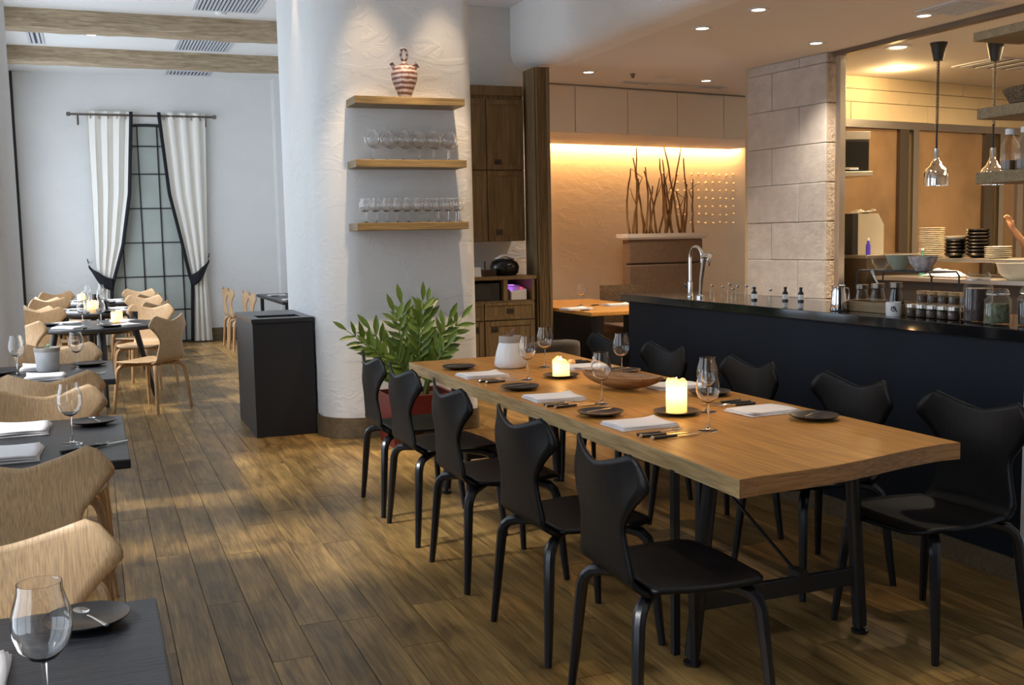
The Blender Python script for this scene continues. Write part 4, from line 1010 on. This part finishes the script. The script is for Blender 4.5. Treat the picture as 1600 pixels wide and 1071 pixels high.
# ================================================================ wood cabinets behind the column
def cup_handle(par, x, y, z, w=.085, m=None):
    m = m or plain('cup_pull', (.1, .07, .04), .4, metal=.8)
    MB().box(x-w/2, x+w/2, y-.003, y+.002, z-.03, z+.03).build('handle', m, par)
    MB().box(x-w/2+.01, x+w/2-.01, y-.004, y-.001, z-.02, z+.014).build('handle', BLKMET, par)
def panel_door(name, par, x0, x1, y, z0, z1, hx, hz, st=.055):
    d = MB().box(x0, x1, y, y+.02, z0, z1).build(name, CABW, par, bevel=.002, bseg=1)
    for a in ((x0, x0+st, z0, z1), (x1-st, x1, z0, z1), (x0+st, x1-st, z0, z0+st), (x0+st, x1-st, z1-st, z1)):
        MB().box(a[0]+.001, a[1]-.001, y-.010, y, a[2]+.001, a[3]-.001).build('stile', CABW, d, bevel=.002, bseg=1)
    cup_handle(d, hx, y-.010 if abs(hz-z0) < st else y, hz)
    return d
for x0, x1, lab in ((3.94, 4.37, 'right hand tall oak wall cabinet with recessed pulls'), (3.50, 3.94, 'oak wall cabinet partly hidden by the white column')):
    t = thing('wall_cabinet', lab, 'cabinet', (x0, 10.6, 0), 0, 'oak wall cabinets')
    w_ = x1-x0
    MB().box(0, w_, .022, .398, 1.46, 3.0).build('body', CABW, t)
    MB().box(0, w_, .0, .398, 3.0, 3.10).build('header', CABW, t)
    panel_door('door', t, .004, w_-.004, 0, 1.465, 2.21, .13, 1.56); panel_door('door', t, .004, w_-.004, 0, 2.22, 2.955, .13, 2.30)
t = thing('base_cabinet', 'oak base cabinet with open niches, drawers and doors', 'cabinet', (3.3, 10.3, 0))
MB().box(0, 1.04, .022, .69, .05, .84).build('body', CABW, t); MB().box(.02, 1.02, .05, .68, 0, .05).build('plinth', BLKMET, t)
MB().box(0, 1.06, -.01, .69, 1.06, 1.095).build('worktop', CABW, t, bevel=.003)
for a, b in ((0, .03), (.69, .735), (1.01, 1.04)): MB().box(a, b, 0, .69, .84, 1.06).build('divider', CABW, t)
MB().box(.03, 1.01, .6, .69, .84, 1.06).build('back_panel', BLKMET, t)
panel_door('drawer', t, .02, .46, 0, .64, .82, .26, .73, .03); panel_door('drawer', t, .47, 1.035, 0, .64, .82, .76, .73, .03)
panel_door('door', t, .02, .46, 0, .07, .63, .36, .54); panel_door('door', t, .47, 1.035, 0, .07, .63, .58, .54)
t = thing('microwave', 'black oven box in the left niche of the oak base cabinet', 'oven', (3.66, 10.36, .8405))
MB().box(-.28, .31, 0, .45, 0, .19).build('case', plain('gloss_black', (.012, .012, .013), .2), t, bevel=.005); MB().box(-.24, .2, -.006, 0, .03, .165).build('door', DARKB, t)
t = thing('receipt_printer', 'white boxy printer with red and violet lights in the right niche', 'printer', (4.175, 10.36, .8405))
MB().add([(-.08, 0, 0), (.1, 0, 0), (.1, .25, 0), (-.08, .25, 0), (-.08, 0, .09), (.1, 0, .11), (.1, .25, .15), (-.08, .25, .15)], [(0,3,2,1),(4,5,6,7),(0,1,5,4),(1,2,6,5),(2,3,7,6),(3,0,4,7)]).build('case', WHITECER, t, bevel=.006)
MB().box(-.06, -.0, .1, .16, .152, .156).build('violet_light', emit('violet_led', (.55, .2, 1), 3), t); MB().lathe([(0, 0), (.012, 0), (.008, .008), (0, .01)], 10, (.06, .06, .122)).build('red_light', emit('red_led', (1, .06, .02), 3), t)
o_ = light('printer_led_glow', 'POINT', (4.15, 10.48, 1.03), .25, (.55, .2, 1), shadow_soft_size=.01)
t = thing('stock_pot', 'round black pot with a folded cloth on top, standing on the oak cabinet', 'pot', (4.12, 10.6, 1.0955))
MB().lathe([(0, 0), (.12, 0), (.15, .03), (.16, .09), (.14, .15), (.08, .175), (0, .18)], 24).build('pot_body', BLKPORC, t, smooth=True)
MB().grid(lambda u, v: (.1*(2*u-1), .05*(2*v-1), .185+.02*math.sin(u*5)*math.sin(v*4)+.03*(1-abs(2*u-1))), 8, 6).build('cloth', NAPKIN, t, smooth=True, solid=.01)
tag(MB().box(-.07, .07, -.05, .05, 0, .07).box(-.05, -.035, -.01, .01, .07, .16).build('condiment_box', plain('dark_brown', (.05, .02, .012), .5), None, (3.9, 10.5, 1.0955), bevel=.004), 'dark brown utensil box left of the black pot on the oak cabinet', 'box')
t = thing('price_card', 'small white framed card standing on the oak cabinet beside the column', 'card', (3.72, 10.42, 1.0955))
MB().add([(-.07, 0, 0), (.07, 0, 0), (.07, .03, .1), (-.07, .03, .1), (-.07, .012, 0), (.07, .012, 0), (.07, .042, .1), (-.07, .042, .1)], [(0,1,2,3),(7,6,5,4),(0,4,5,1),(1,5,6,2),(2,6,7,3),(3,7,4,0)]).build('card', WHITECER, t); MB().box(-.07, .07, .05, .06, 0, .05).build('stand', BLKMET, t)
# fluted end panel
t = thing('fluted_panel', 'vertical fluted oak panel closing the end of the cabinets', 'panel', (4.45, 10.35, 0))
MB().box(-.03, .10, .02, .34, 0, 3.27).build('core', CABW, t)
for k in range(7):
    x = -.03+.13*(k+.5)/7; MB().box(x-.0075, x+.0075, 0, .02, 0, 3.27).build('flute', CABW, t, bevel=.003, bseg=1)
for k in range(14):
    y = .03+.3*k/14; MB().box(-.045, -.03, y, y+.016, 0, 3.27).build('flute', CABW, t, bevel=.003, bseg=1)
MB().tube([(.10, .0, 0), (.10, .0, 3.27)], .02, 10).build('corner_post', CABW, t, smooth='auto')

# ================================================================ alcove
for i in range(5):
    s0 = -.28+i*.78
    t = thing('overhead_cabinet', 'pale overhead cabinet above the alcove, %s from the left' % ordinal(i), 'cabinet', alc(s0, 0, 2.735), AROT, 'overhead cabinets of the alcove')
    MB().box(0, .776, .02, .6, .068, .555).build('body', WHITELAC, t); MB().box(.003, .773, 0, .018, .005, .54).build('door', WHITELAC, t, bevel=.002, bseg=1)
t = thing('banquette', 'brown upholstered bench beside the alcove table', 'bench', (5.6, 9.6, 0))
MB().box(0, 1.2, 0, 2.05, 0, .36).build('base', plain('bench_base', (.05, .03, .02), .7), t); MB().box(-.01, 1.2, -.01, 2.05, .36, .46).build('seat_cushion', UPHOL, t, bevel=.02, bseg=3)
t = thing('booth_divider', 'tall padded booth divider topped by a planter trough', 'divider', (6.2, 11.72, 0))
MB().box(0, 1.06, .03, .12, 0, 1.44).build('core', UPHOL, t)
for a, b in ((0.02, .42), (.43, 1.13), (1.14, 1.44)): MB().box(0, 1.06, -.05, .05, a, b).build('pad', UPHOL, t, bevel=.02, bseg=3)
MB().box(-.02, 1.1, -.06, .2, 1.44, 1.47).box(-.04, 1.12, -.08, -.05, 1.465, 1.515).box(-.04, 1.12, .19, .22, 1.465, 1.515).box(-.04, -.01, -.05, .19, 1.465, 1.515).box(1.09, 1.12, -.05, .19, 1.465, 1.515).build('trough', WHITELAC, t)
MB().box(-.01, 1.09, -.05, .19, 1.47, 1.49).build('pebbles', SOIL, t)
t = thing('banquette', 'tall padded wall bench between the booth divider and the stone pillar', 'bench', alc(2.3, SB-.46, 0), AROT)
MB().box(0, 1.3, -.3, .3, 0, .45).build('seat', UPHOL, t, bevel=.02)
for a, b in ((.46, 1.08), (1.09, 1.37)): MB().box(0, 1.3, .3, .44, a, b).build('pad', UPHOL, t, bevel=.02, bseg=3)
t = thing('wicker_cushion', 'dark woven wicker cushion upright on the alcove bench', 'cushion', (5.9, 11.25, .46), -.12)
MB().grid(lambda u, v: (.3*(2*u-1), .06*math.sin(v*PI)*0+(.055*math.cos(PI*(u-.5))**.5*math.sin(PI*min(max(v, .02), .98))**.5)*-1+.02*v, .45*v), 20, 16).build('front', WICKER, t, smooth=True)
MB().grid(lambda u, v: (.3*(2*u-1), (.055*math.cos(PI*(u-.5))**.5*math.sin(PI*min(max(v, .02), .98))**.5)+.02*v, .45*v), 20, 16).build('back', WICKER, t, smooth=True)
rp = random.Random(21)
for i in range(20):
    f = i/19; bx = 6.3+.85*f+rp.uniform(-.02, .02); by = 11.79+rp.uniform(-.07, .07); ht = rp.uniform(.55, 1.0) if i not in (2, 12, 15) else 1.1
    lean = rp.uniform(-.24, .24)*(1 if .15 < f < .85 else .4); cur = rp.uniform(-.035, .035); pts = []; rad = []
    for k in range(9):
        q = k/8; pts.append((lean*q*ht+cur*math.sin(q*PI*1.3)+rp.uniform(-.008, .008), .02*math.sin(q*4+i), ht*q)); rad.append((.0165-.009*q)*(1+.15*rp.uniform(-1, 1)))
    t = tag(MB().tube(pts, rad, 7).build('dry_branch', BRANCH, None, (bx, by, 1.4905), smooth=True), '%s bare brown branch from the left standing in the planter trough' % ordinal(i), 'branch', 'bare branches in the trough')
    if i % 3 == 1:
        q = Vector(pts[5]); MB().tube([q, q+Vector((rp.choice((-1, 1))*.06, 0, .12)), q+Vector((rp.choice((-1, 1))*.09, 0, .22))], [.008, .006, .003], 6).build('twig', BRANCH, t, smooth=True)
TUBM = plain('dark_leather', (.075, .05, .035), .6, noise=.15, nscale=30)
t = thing('tub_chair', 'low brown upholstered chair just beyond the far end of the oak table', 'chair', (3.2, 7.5, 0), .1)
MB().box(-.25, .25, -.24, .26, .28, .44).build('seat', TUBM, t, bevel=.03, bseg=3)
MB().grid(lambda u, v: (.27*math.sin((u-.5)*2.2)/math.sin(1.1), -.27+.12*abs(2*u-1)**2.2, .3+.42*v-.05*abs(2*u-1)**3*v), 16, 8).build('backrest', TUBM, t, smooth=True, solid=.05)
for sx in (-1, 1):
    for sy in (-1, 1): MB().tube([(sx*.2, sy*.2, .29), (sx*.22, sy*.22, 0)], [.018, .012], 8).build('leg', BLKMET, t)

# ================================================================ kitchen
for i, (lx, ly) in enumerate(((7.76, 8.2), (8.33, 8.05))):
    t = thing('heat_lamp', ['chrome heat lamp on a coiled black cord above the pass', 'second chrome heat lamp, behind the bottles on the oak shelf'][i], 'lamp', (lx, ly, 0), 0, 'heat lamps over the pass')
    MB().lathe([(0, LH), (.085, LH), (.075, LH-.03), (.045, LH-.17), (.0, LH-.172)], 16).build('canopy', BLKMET, t, smooth='auto')
    cp = []
    for k in range(241):
        z_ = 3.13-.62*k/240; cp.append((.014*math.cos(k*2*PI/6), .014*math.sin(k*2*PI/6), z_))
    MB().tube(cp, .004, 4).build('coiled_cord', BLKMET, t, smooth=True)
    MB().tube([(0, 0, 2.52), (0, 0, 2.28)], .010, 8).build('cord', BLKMET, t)
    MB().lathe([(0, 2.29), (.028, 2.285), (.03, 2.2), (.033, 2.17), (.05, 2.15), (.06, 2.12), (.095, 2.09), (.115, 2.05), (.12, 1.99), (.12, 1.925), (.115, 1.925), (.113, 1.99), (.105, 2.05), (.04, 2.1), (0, 2.11)], 28).build('shade', CHROME, t, smooth='auto')
    MB().lathe([(0, 1.96), (.03, 1.97), (.04, 2.0), (.03, 2.05), (0, 2.06)], 14).build('bulb', emit('heat_bulb', (1, .6, .25), 30), t, smooth=True)
    light('heat_lamp_light', 'SPOT', (lx, ly, 1.93), 40, (1, .62, .3), spot_size=math.radians(110), spot_blend=.6, shadow_soft_size=.04)
light('kitchen_light', 'POINT', kit(.25, -.55, 3.2), 24, (1, .66, .3), shadow_soft_size=.06)
area('kitchen_ceiling_light', (9.4, 8.3, 3.26), (9.4, 8.3, 0), 2.0, 1.4, 120, (1, .72, .4))
area('kitchen_ceiling_light', (10.5, 6.0, 3.26), (10.5, 6.0, 0), 2.0, 2.0, 60, (1, .72, .4))
t = thing('pass_counter', 'steel topped kitchen pass counter with a dark front', 'counter', (7.5, 4.2, 0))
MB().box(.04, .9, 0, 4.5, 0, .99).build('front_panel', plain('pass_front', (.03, .022, .016), .5), t); MB().box(0, .92, -.02, 4.55, .99, 1.03).build('worktop', STEEL, t, bevel=.004)
MB().box(.42, .9, 0, 4.55, 1.17, 1.205).build('raised_shelf', STEEL, t, bevel=.004)
for y in (.05, 1.2, 2.4, 3.68): MB().box(.84, .88, y, y+.04, 1.03, 1.17).build('shelf_support', STEEL, t)
def plate_stack(cx, cy, z, n, r, m, what, mat2=None):
    me_ = MB().lathe([(0, 0), (r*.6, 0), (r*.95, .012), (r, .016), (r*.97, .018), (r*.6, .008), (0, .008)], 24).mesh('plate', m, smooth='auto')
    for k in range(n):
        o = obj('plate', mat2.get(k, me_) if mat2 else me_, None, (cx+random.uniform(-.004, .004), cy+random.uniform(-.004, .004), z+k*.0195))
        tag(o, what % ordinal(k), 'plate', what.replace('%s from the bottom of', 'in'))
plate_stack(8.1, 8.6, 1.2055, 16, .13, PORC, 'cream plate, %s from the bottom of the tall stack on the pass')
# bowls
def bowl_stack(cx, cy, z, n, r, m, what, topm=None):
    for k in range(n):
        mm = topm if (topm and k == n-1) else m
        o = MB().lathe([(0, 0), (r*.5, 0), (r*.9, .03), (r, .05), (r*.96, .05), (r*.85, .032), (r*.4, .01), (0, .008)], 24).build('bowl', mm, None, (cx, cy, z+k*.034), smooth='auto')
        tag(o, what % ordinal(k), 'bowl', what.replace('%s from the bottom of', 'in'))
bowl_stack(8.12, 8.29, 1.2055, 6, .115, BLKPORC, 'bowl, %s from the bottom of the short stack with a cream top', PORC)
bowl_stack(8.18, 8.06, 1.2055, 8, .115, BLKPORC, 'black bowl, %s from the bottom of the taller bowl stack')
plate_stack(8.14, 7.77, 1.2055, 6, .125, PORC, 'cream plate, %s from the bottom of the low stack on the pass')
t = thing('green_bottle', 'slim green bottle in front of the cream plates', 'bottle', (7.72, 8.32, 1.0305))
MB().lathe([(0, 0), (.03, 0), (.03, .08), (.012, .14), (.011, .26), (0, .26)], 14).build('bottle_body', plain('green_glass', (.1, .3, .18), .2), t, smooth='auto'); MB().lathe([(.012, .26), (.014, .262), (.014, .28), (0, .28)], 10).build('cap', WHITEL, t)
t = thing('paper_bundle', 'pile of white cloths on the kitchen pass', 'cloth', (7.72, 8.02, 1.0305))
for k, (a, b) in enumerate(((-.1, .3), (.02, 0), (.1, -.25))): MB().grid(lambda u, v: (.1*(2*u-1), .12*(2*v-1)+a, .01+.07*math.sin(u*PI)*math.sin(v*PI)+.012*math.sin(u*9+k)*math.sin(v*PI)), 10, 10).build('cloth_fold', NAPKIN, t, smooth=True, solid=.004)
t = thing('mixing_bowl', 'large pale bowl at the right edge of the kitchen pass', 'bowl', (7.7, 7.1, 1.0305))
MB().lathe([(0, 0), (.1, 0), (.17, .06), (.2, .15), (.195, .15), (.16, .06), (0, .012)], 28).build('bowl_body', plain('pale_bowl', (.6, .58, .48), .4), t, smooth='auto'); MB().lathe([(.198, .147), (.206, .15), (.206, .156), (.196, .156)], 28).build('rim', PORC, t, smooth='auto')
t = thing('monitor_oven', 'black salamander oven on a steel wall shelf', 'oven', (7.68, 9.42, 2.14), -.15)
MB().box(-.3, .25, -.02, .42, .0, .34).build('case', BLKMET, t, bevel=.005); MB().box(-.29, .24, -.028, -.02, .02, .32).build('door', plain('gloss_black', (.012, .012, .013), .2), t); MB().box(-.3, .26, -.03, .43, .34, .43).build('top', STEEL, t, bevel=.004); MB().tube([(-.28, -.05, .03), (.1, -.05, .03)], .012, 8).build('handle', CHROME, t)
t = thing('steel_wall_shelf', 'steel shelf carrying the black oven', 'shelf', (7.68, 9.42, 2.09), -.15)
MB().box(-.35, .28, -.05, .5, 0, .049).build('board', STEEL, t, bevel=.004); MB().add([(-.3, .0, 0), (-.3, .5, 0), (-.3, .5, -.3), (-.28, 0, 0), (-.28, .5, 0), (-.28, .5, -.3)], [(0,1,2),(5,4,3),(0,3,4,1),(1,4,5,2),(2,5,3,0)]).build('bracket', STEEL, t)
t = thing('slicer_machine', 'pale grey box machine with a slanted corner on the kitchen counter', 'machine', (7.9, 9.3, 1.24), -.1)
BEI = plain('machine_beige', (.5, .46, .36), .4)
m_ = MB(); pp = [(-.22, 0), (.1, 0), (.1, .32), (.03, .44), (-.22, .44)]
m_.add([(x, -.1, z) for x, z in pp]+[(x, .3, z) for x, z in pp], [(0,1,2,3,4), (9,8,7,6,5)]+[(i, 5+i, 5+(i+1) % 5, (i+1) % 5) for i in range(5)]); m_.build('case', BEI, t)
MB().box(-.29, -.22, -.1, .3, 0, .44).build('side', BLKMET, t); MB().grid(lambda u, v: (-.26+.28*u, -.08+.25*v, .445+.03*math.sin(u*7)*math.sin(v*6)+.03*u), 8, 6).build('foil_sheet', FOIL, t, solid=.003)
t = thing('kitchen_counter', 'dark steel side counter under the pale machine', 'counter', (7.6, 9.0, 0)); MB().box(0, .9, 0, .85, 0, 1.2).build('body', DARKSTEEL, t); MB().box(-.02, .92, -.02, .87, 1.2, 1.239).build('worktop', STEEL, t, bevel=.004)
t = thing('detergent_bottle', 'small violet blue bottle on the side counter', 'bottle', (7.68, 9.07, 1.2395))
MB().lathe([(0, 0), (.025, 0), (.025, .1), (.013, .13), (.012, .15)], 16).build('bottle_body', plain('blue_plastic', (.08, .05, .5), .3), t, smooth='auto'); MB().lathe([(.012, .15), (.015, .152), (.013, .18), (0, .182)], 12).build('cap', WHITEL, t, smooth='auto')

# ================================================================ cook at the right edge, reaching over the pass
def cook():
    J = {'pel': ((8.98, 7.72, .95), .13), 'bel': ((8.97, 7.72, 1.08), .125), 'che': ((8.95, 7.73, 1.28), .14), 'nec': ((8.94, 7.73, 1.45), .052), 'hd0': ((8.92, 7.73, 1.54), .07), 'hd1': ((8.90, 7.73, 1.62), .088), 'hd2': ((8.90, 7.73, 1.70), .075),
         'lsh': ((8.94, 7.90, 1.385), .062), 'lel': ((8.70, 7.86, 1.22), .045), 'lfo': ((8.60, 7.91, 1.36), .038), 'lwr': ((8.53, 7.95, 1.47), .027), 'lpa': ((8.50, 7.97, 1.53), .032),
         'rsh': ((8.95, 7.56, 1.385), .062), 'rel': ((8.93, 7.50, 1.12), .045), 'rwr': ((8.76, 7.52, 1.03), .027), 'rpa': ((8.69, 7.53, 1.02), .032),
         'lhi': ((8.98, 7.81, .90), .088), 'lkn': ((8.97, 7.82, .49), .058), 'lan': ((9.0, 7.82, .09), .04), 'lto': ((8.86, 7.83, .04), .036),
         'rhi': ((8.98, 7.63, .90), .088), 'rkn': ((8.98, 7.62, .49), .058), 'ran': ((9.0, 7.62, .09), .04), 'rto': ((8.86, 7.61, .04), .036)}
    E = 'pel-bel bel-che che-nec nec-hd0 hd0-hd1 hd1-hd2 che-lsh lsh-lel lel-lfo lfo-lwr lwr-lpa che-rsh rsh-rel rel-rwr rwr-rpa pel-lhi lhi-lkn lkn-lan lan-lto pel-rhi rhi-rkn rkn-ran ran-rto'.split()
    for side, base, dr in (('l', Vector((8.50, 7.97, 1.53)), Vector((-.25, .1, 1)).normalized()), ('r', Vector((8.69, 7.53, 1.02)), Vector((-1, .05, -.1)).normalized())):
        across = Vector((.1, 1, 0)) if side == 'l' else Vector((0, 1, 0))
        for k, L in enumerate((.06, .072, .068, .055)):
            o = across*(k-1.5)*.021
            a = base+o+dr*.045; b = a+dr*L*.55+Vector((-.008, 0, -.004)); c = b+dr*L*.4+Vector((-.02, 0, -.012))
            for nme, pt in (('a', a), ('b', b), ('c', c)): J['%s%s%d' % (side, nme, k)] = (tuple(pt), .0095 if nme != 'c' else .008)
            E += ['%spa-%sa%d' % (side, side, k), '%sa%d-%sb%d' % (side, k, side, k), '%sb%d-%sc%d' % (side, k, side, k)]
        a = base-across*.04+dr*.01; b = a-across*.012+dr*.03
        J[side+'t0'] = (tuple(a), .011); J[side+'t1'] = (tuple(b), .009); E += ['%spa-%st0' % (side, side), '%st0-%st1' % (side, side)]
    names = list(J); me = bpy.data.meshes.new('body_cage'); me.from_pydata([J[k][0] for k in names], [tuple(names.index(q) for q in e.split('-')) for e in E], [])
    tmp = bpy.data.objects.new('body_cage', me); COL.objects.link(tmp)
    tmp.modifiers.new('skin', 'SKIN'); sv = me.skin_vertices[0].data
    for i, k in enumerate(names): sv[i].radius = (J[k][1], J[k][1])
    sv[0].use_root = True
    m2 = tmp.modifiers.new('sub', 'SUBSURF'); m2.levels = 2; m2.render_levels = 2
    dg = bpy.context.evaluated_depsgraph_get(); dg.update()
    body = bpy.data.meshes.new_from_object(tmp.evaluated_get(dg)); bpy.data.objects.remove(tmp)
    body.materials.clear()
    for m in (plain('skin_tone', (.5, .27, .15), .55), plain('cook_jacket', (.7, .68, .64), .85), plain('cook_trousers', (.03, .03, .035), .85)): body.materials.append(m)
    seg = [(Vector(J[a][0]), Vector(J[b][0]), a, b) for a, b in (e.split('-') for e in E)]
    def kind(a, b):
        if a in ('nec', 'hd0', 'hd1', 'lel', 'lfo', 'lwr', 'rel', 'rwr') or a[1:3] == 'pa' or b[1:2] in 'abct' and len(b) == 3 and b[2].isdigit(): return 0
        if b in ('lhi', 'rhi', 'lkn', 'rkn', 'lan', 'ran', 'lto', 'rto'): return 2
        return 1
    for p_ in body.polygons:
        c = p_.center; best = (9, 1)
        for A_, B_, a, b in seg:
            f = max(0, min(1, (c-A_).dot(B_-A_)/max(1e-9, (B_-A_).length_squared))); d = (c-(A_+(B_-A_)*f)).length/(J[a][1]*(1-f)+J[b][1]*f)
            if d < best[0]: best = (d, kind(a, b))
        p_.material_index = best[1]; p_.use_smooth = True
    t = thing('person', 'cook in a pale jacket at the right edge, forearm raised behind the pass', 'person', (8.98, 7.72, 0))
    def sub(nm, me_): o = obj(nm, me_, t); o.matrix_local = Matrix.Translation((-8.98, -7.72, 0)); return o
    sub('body', body)
    m_ = MB().lathe([(.089, 1.60), (.094, 1.66), (.085, 1.73), (.05, 1.775), (0, 1.785)], 18, (8.915, 7.73, 0)); sub('hair', m_.mesh('hair', plain('dark_hair', (.03, .02, .015), .7), smooth=True))
    for q in (-.032, .032):
        sub('eye', MB().lathe([(0, -.01), (.009, -.005), (.01, .004), (0, .012)], 10, (8.822, 7.73+q, 1.635)).mesh('eye', plain('eye_white', (.7, .7, .7), .3), smooth=True))
        sub('ear', MB().lathe([(0, -.025), (.012, -.01), (.014, .012), (0, .03)], 10, (8.905, 7.73+q*2.75, 1.625)).mesh('ear', MATS['skin_tone'], smooth=True))
    sub('nose', MB().add([(8.822, 7.73, 1.645), (8.795, 7.73, 1.60), (8.822, 7.715, 1.598), (8.822, 7.745, 1.598)], [(0, 2, 1), (0, 1, 3), (1, 2, 3)]).mesh('nose', MATS['skin_tone']))
    sub('mouth', MB().box(8.824, 8.835, 7.71, 7.75, 1.57, 1.577).mesh('mouth', plain('lips', (.35, .12, .1), .5)))
cook()
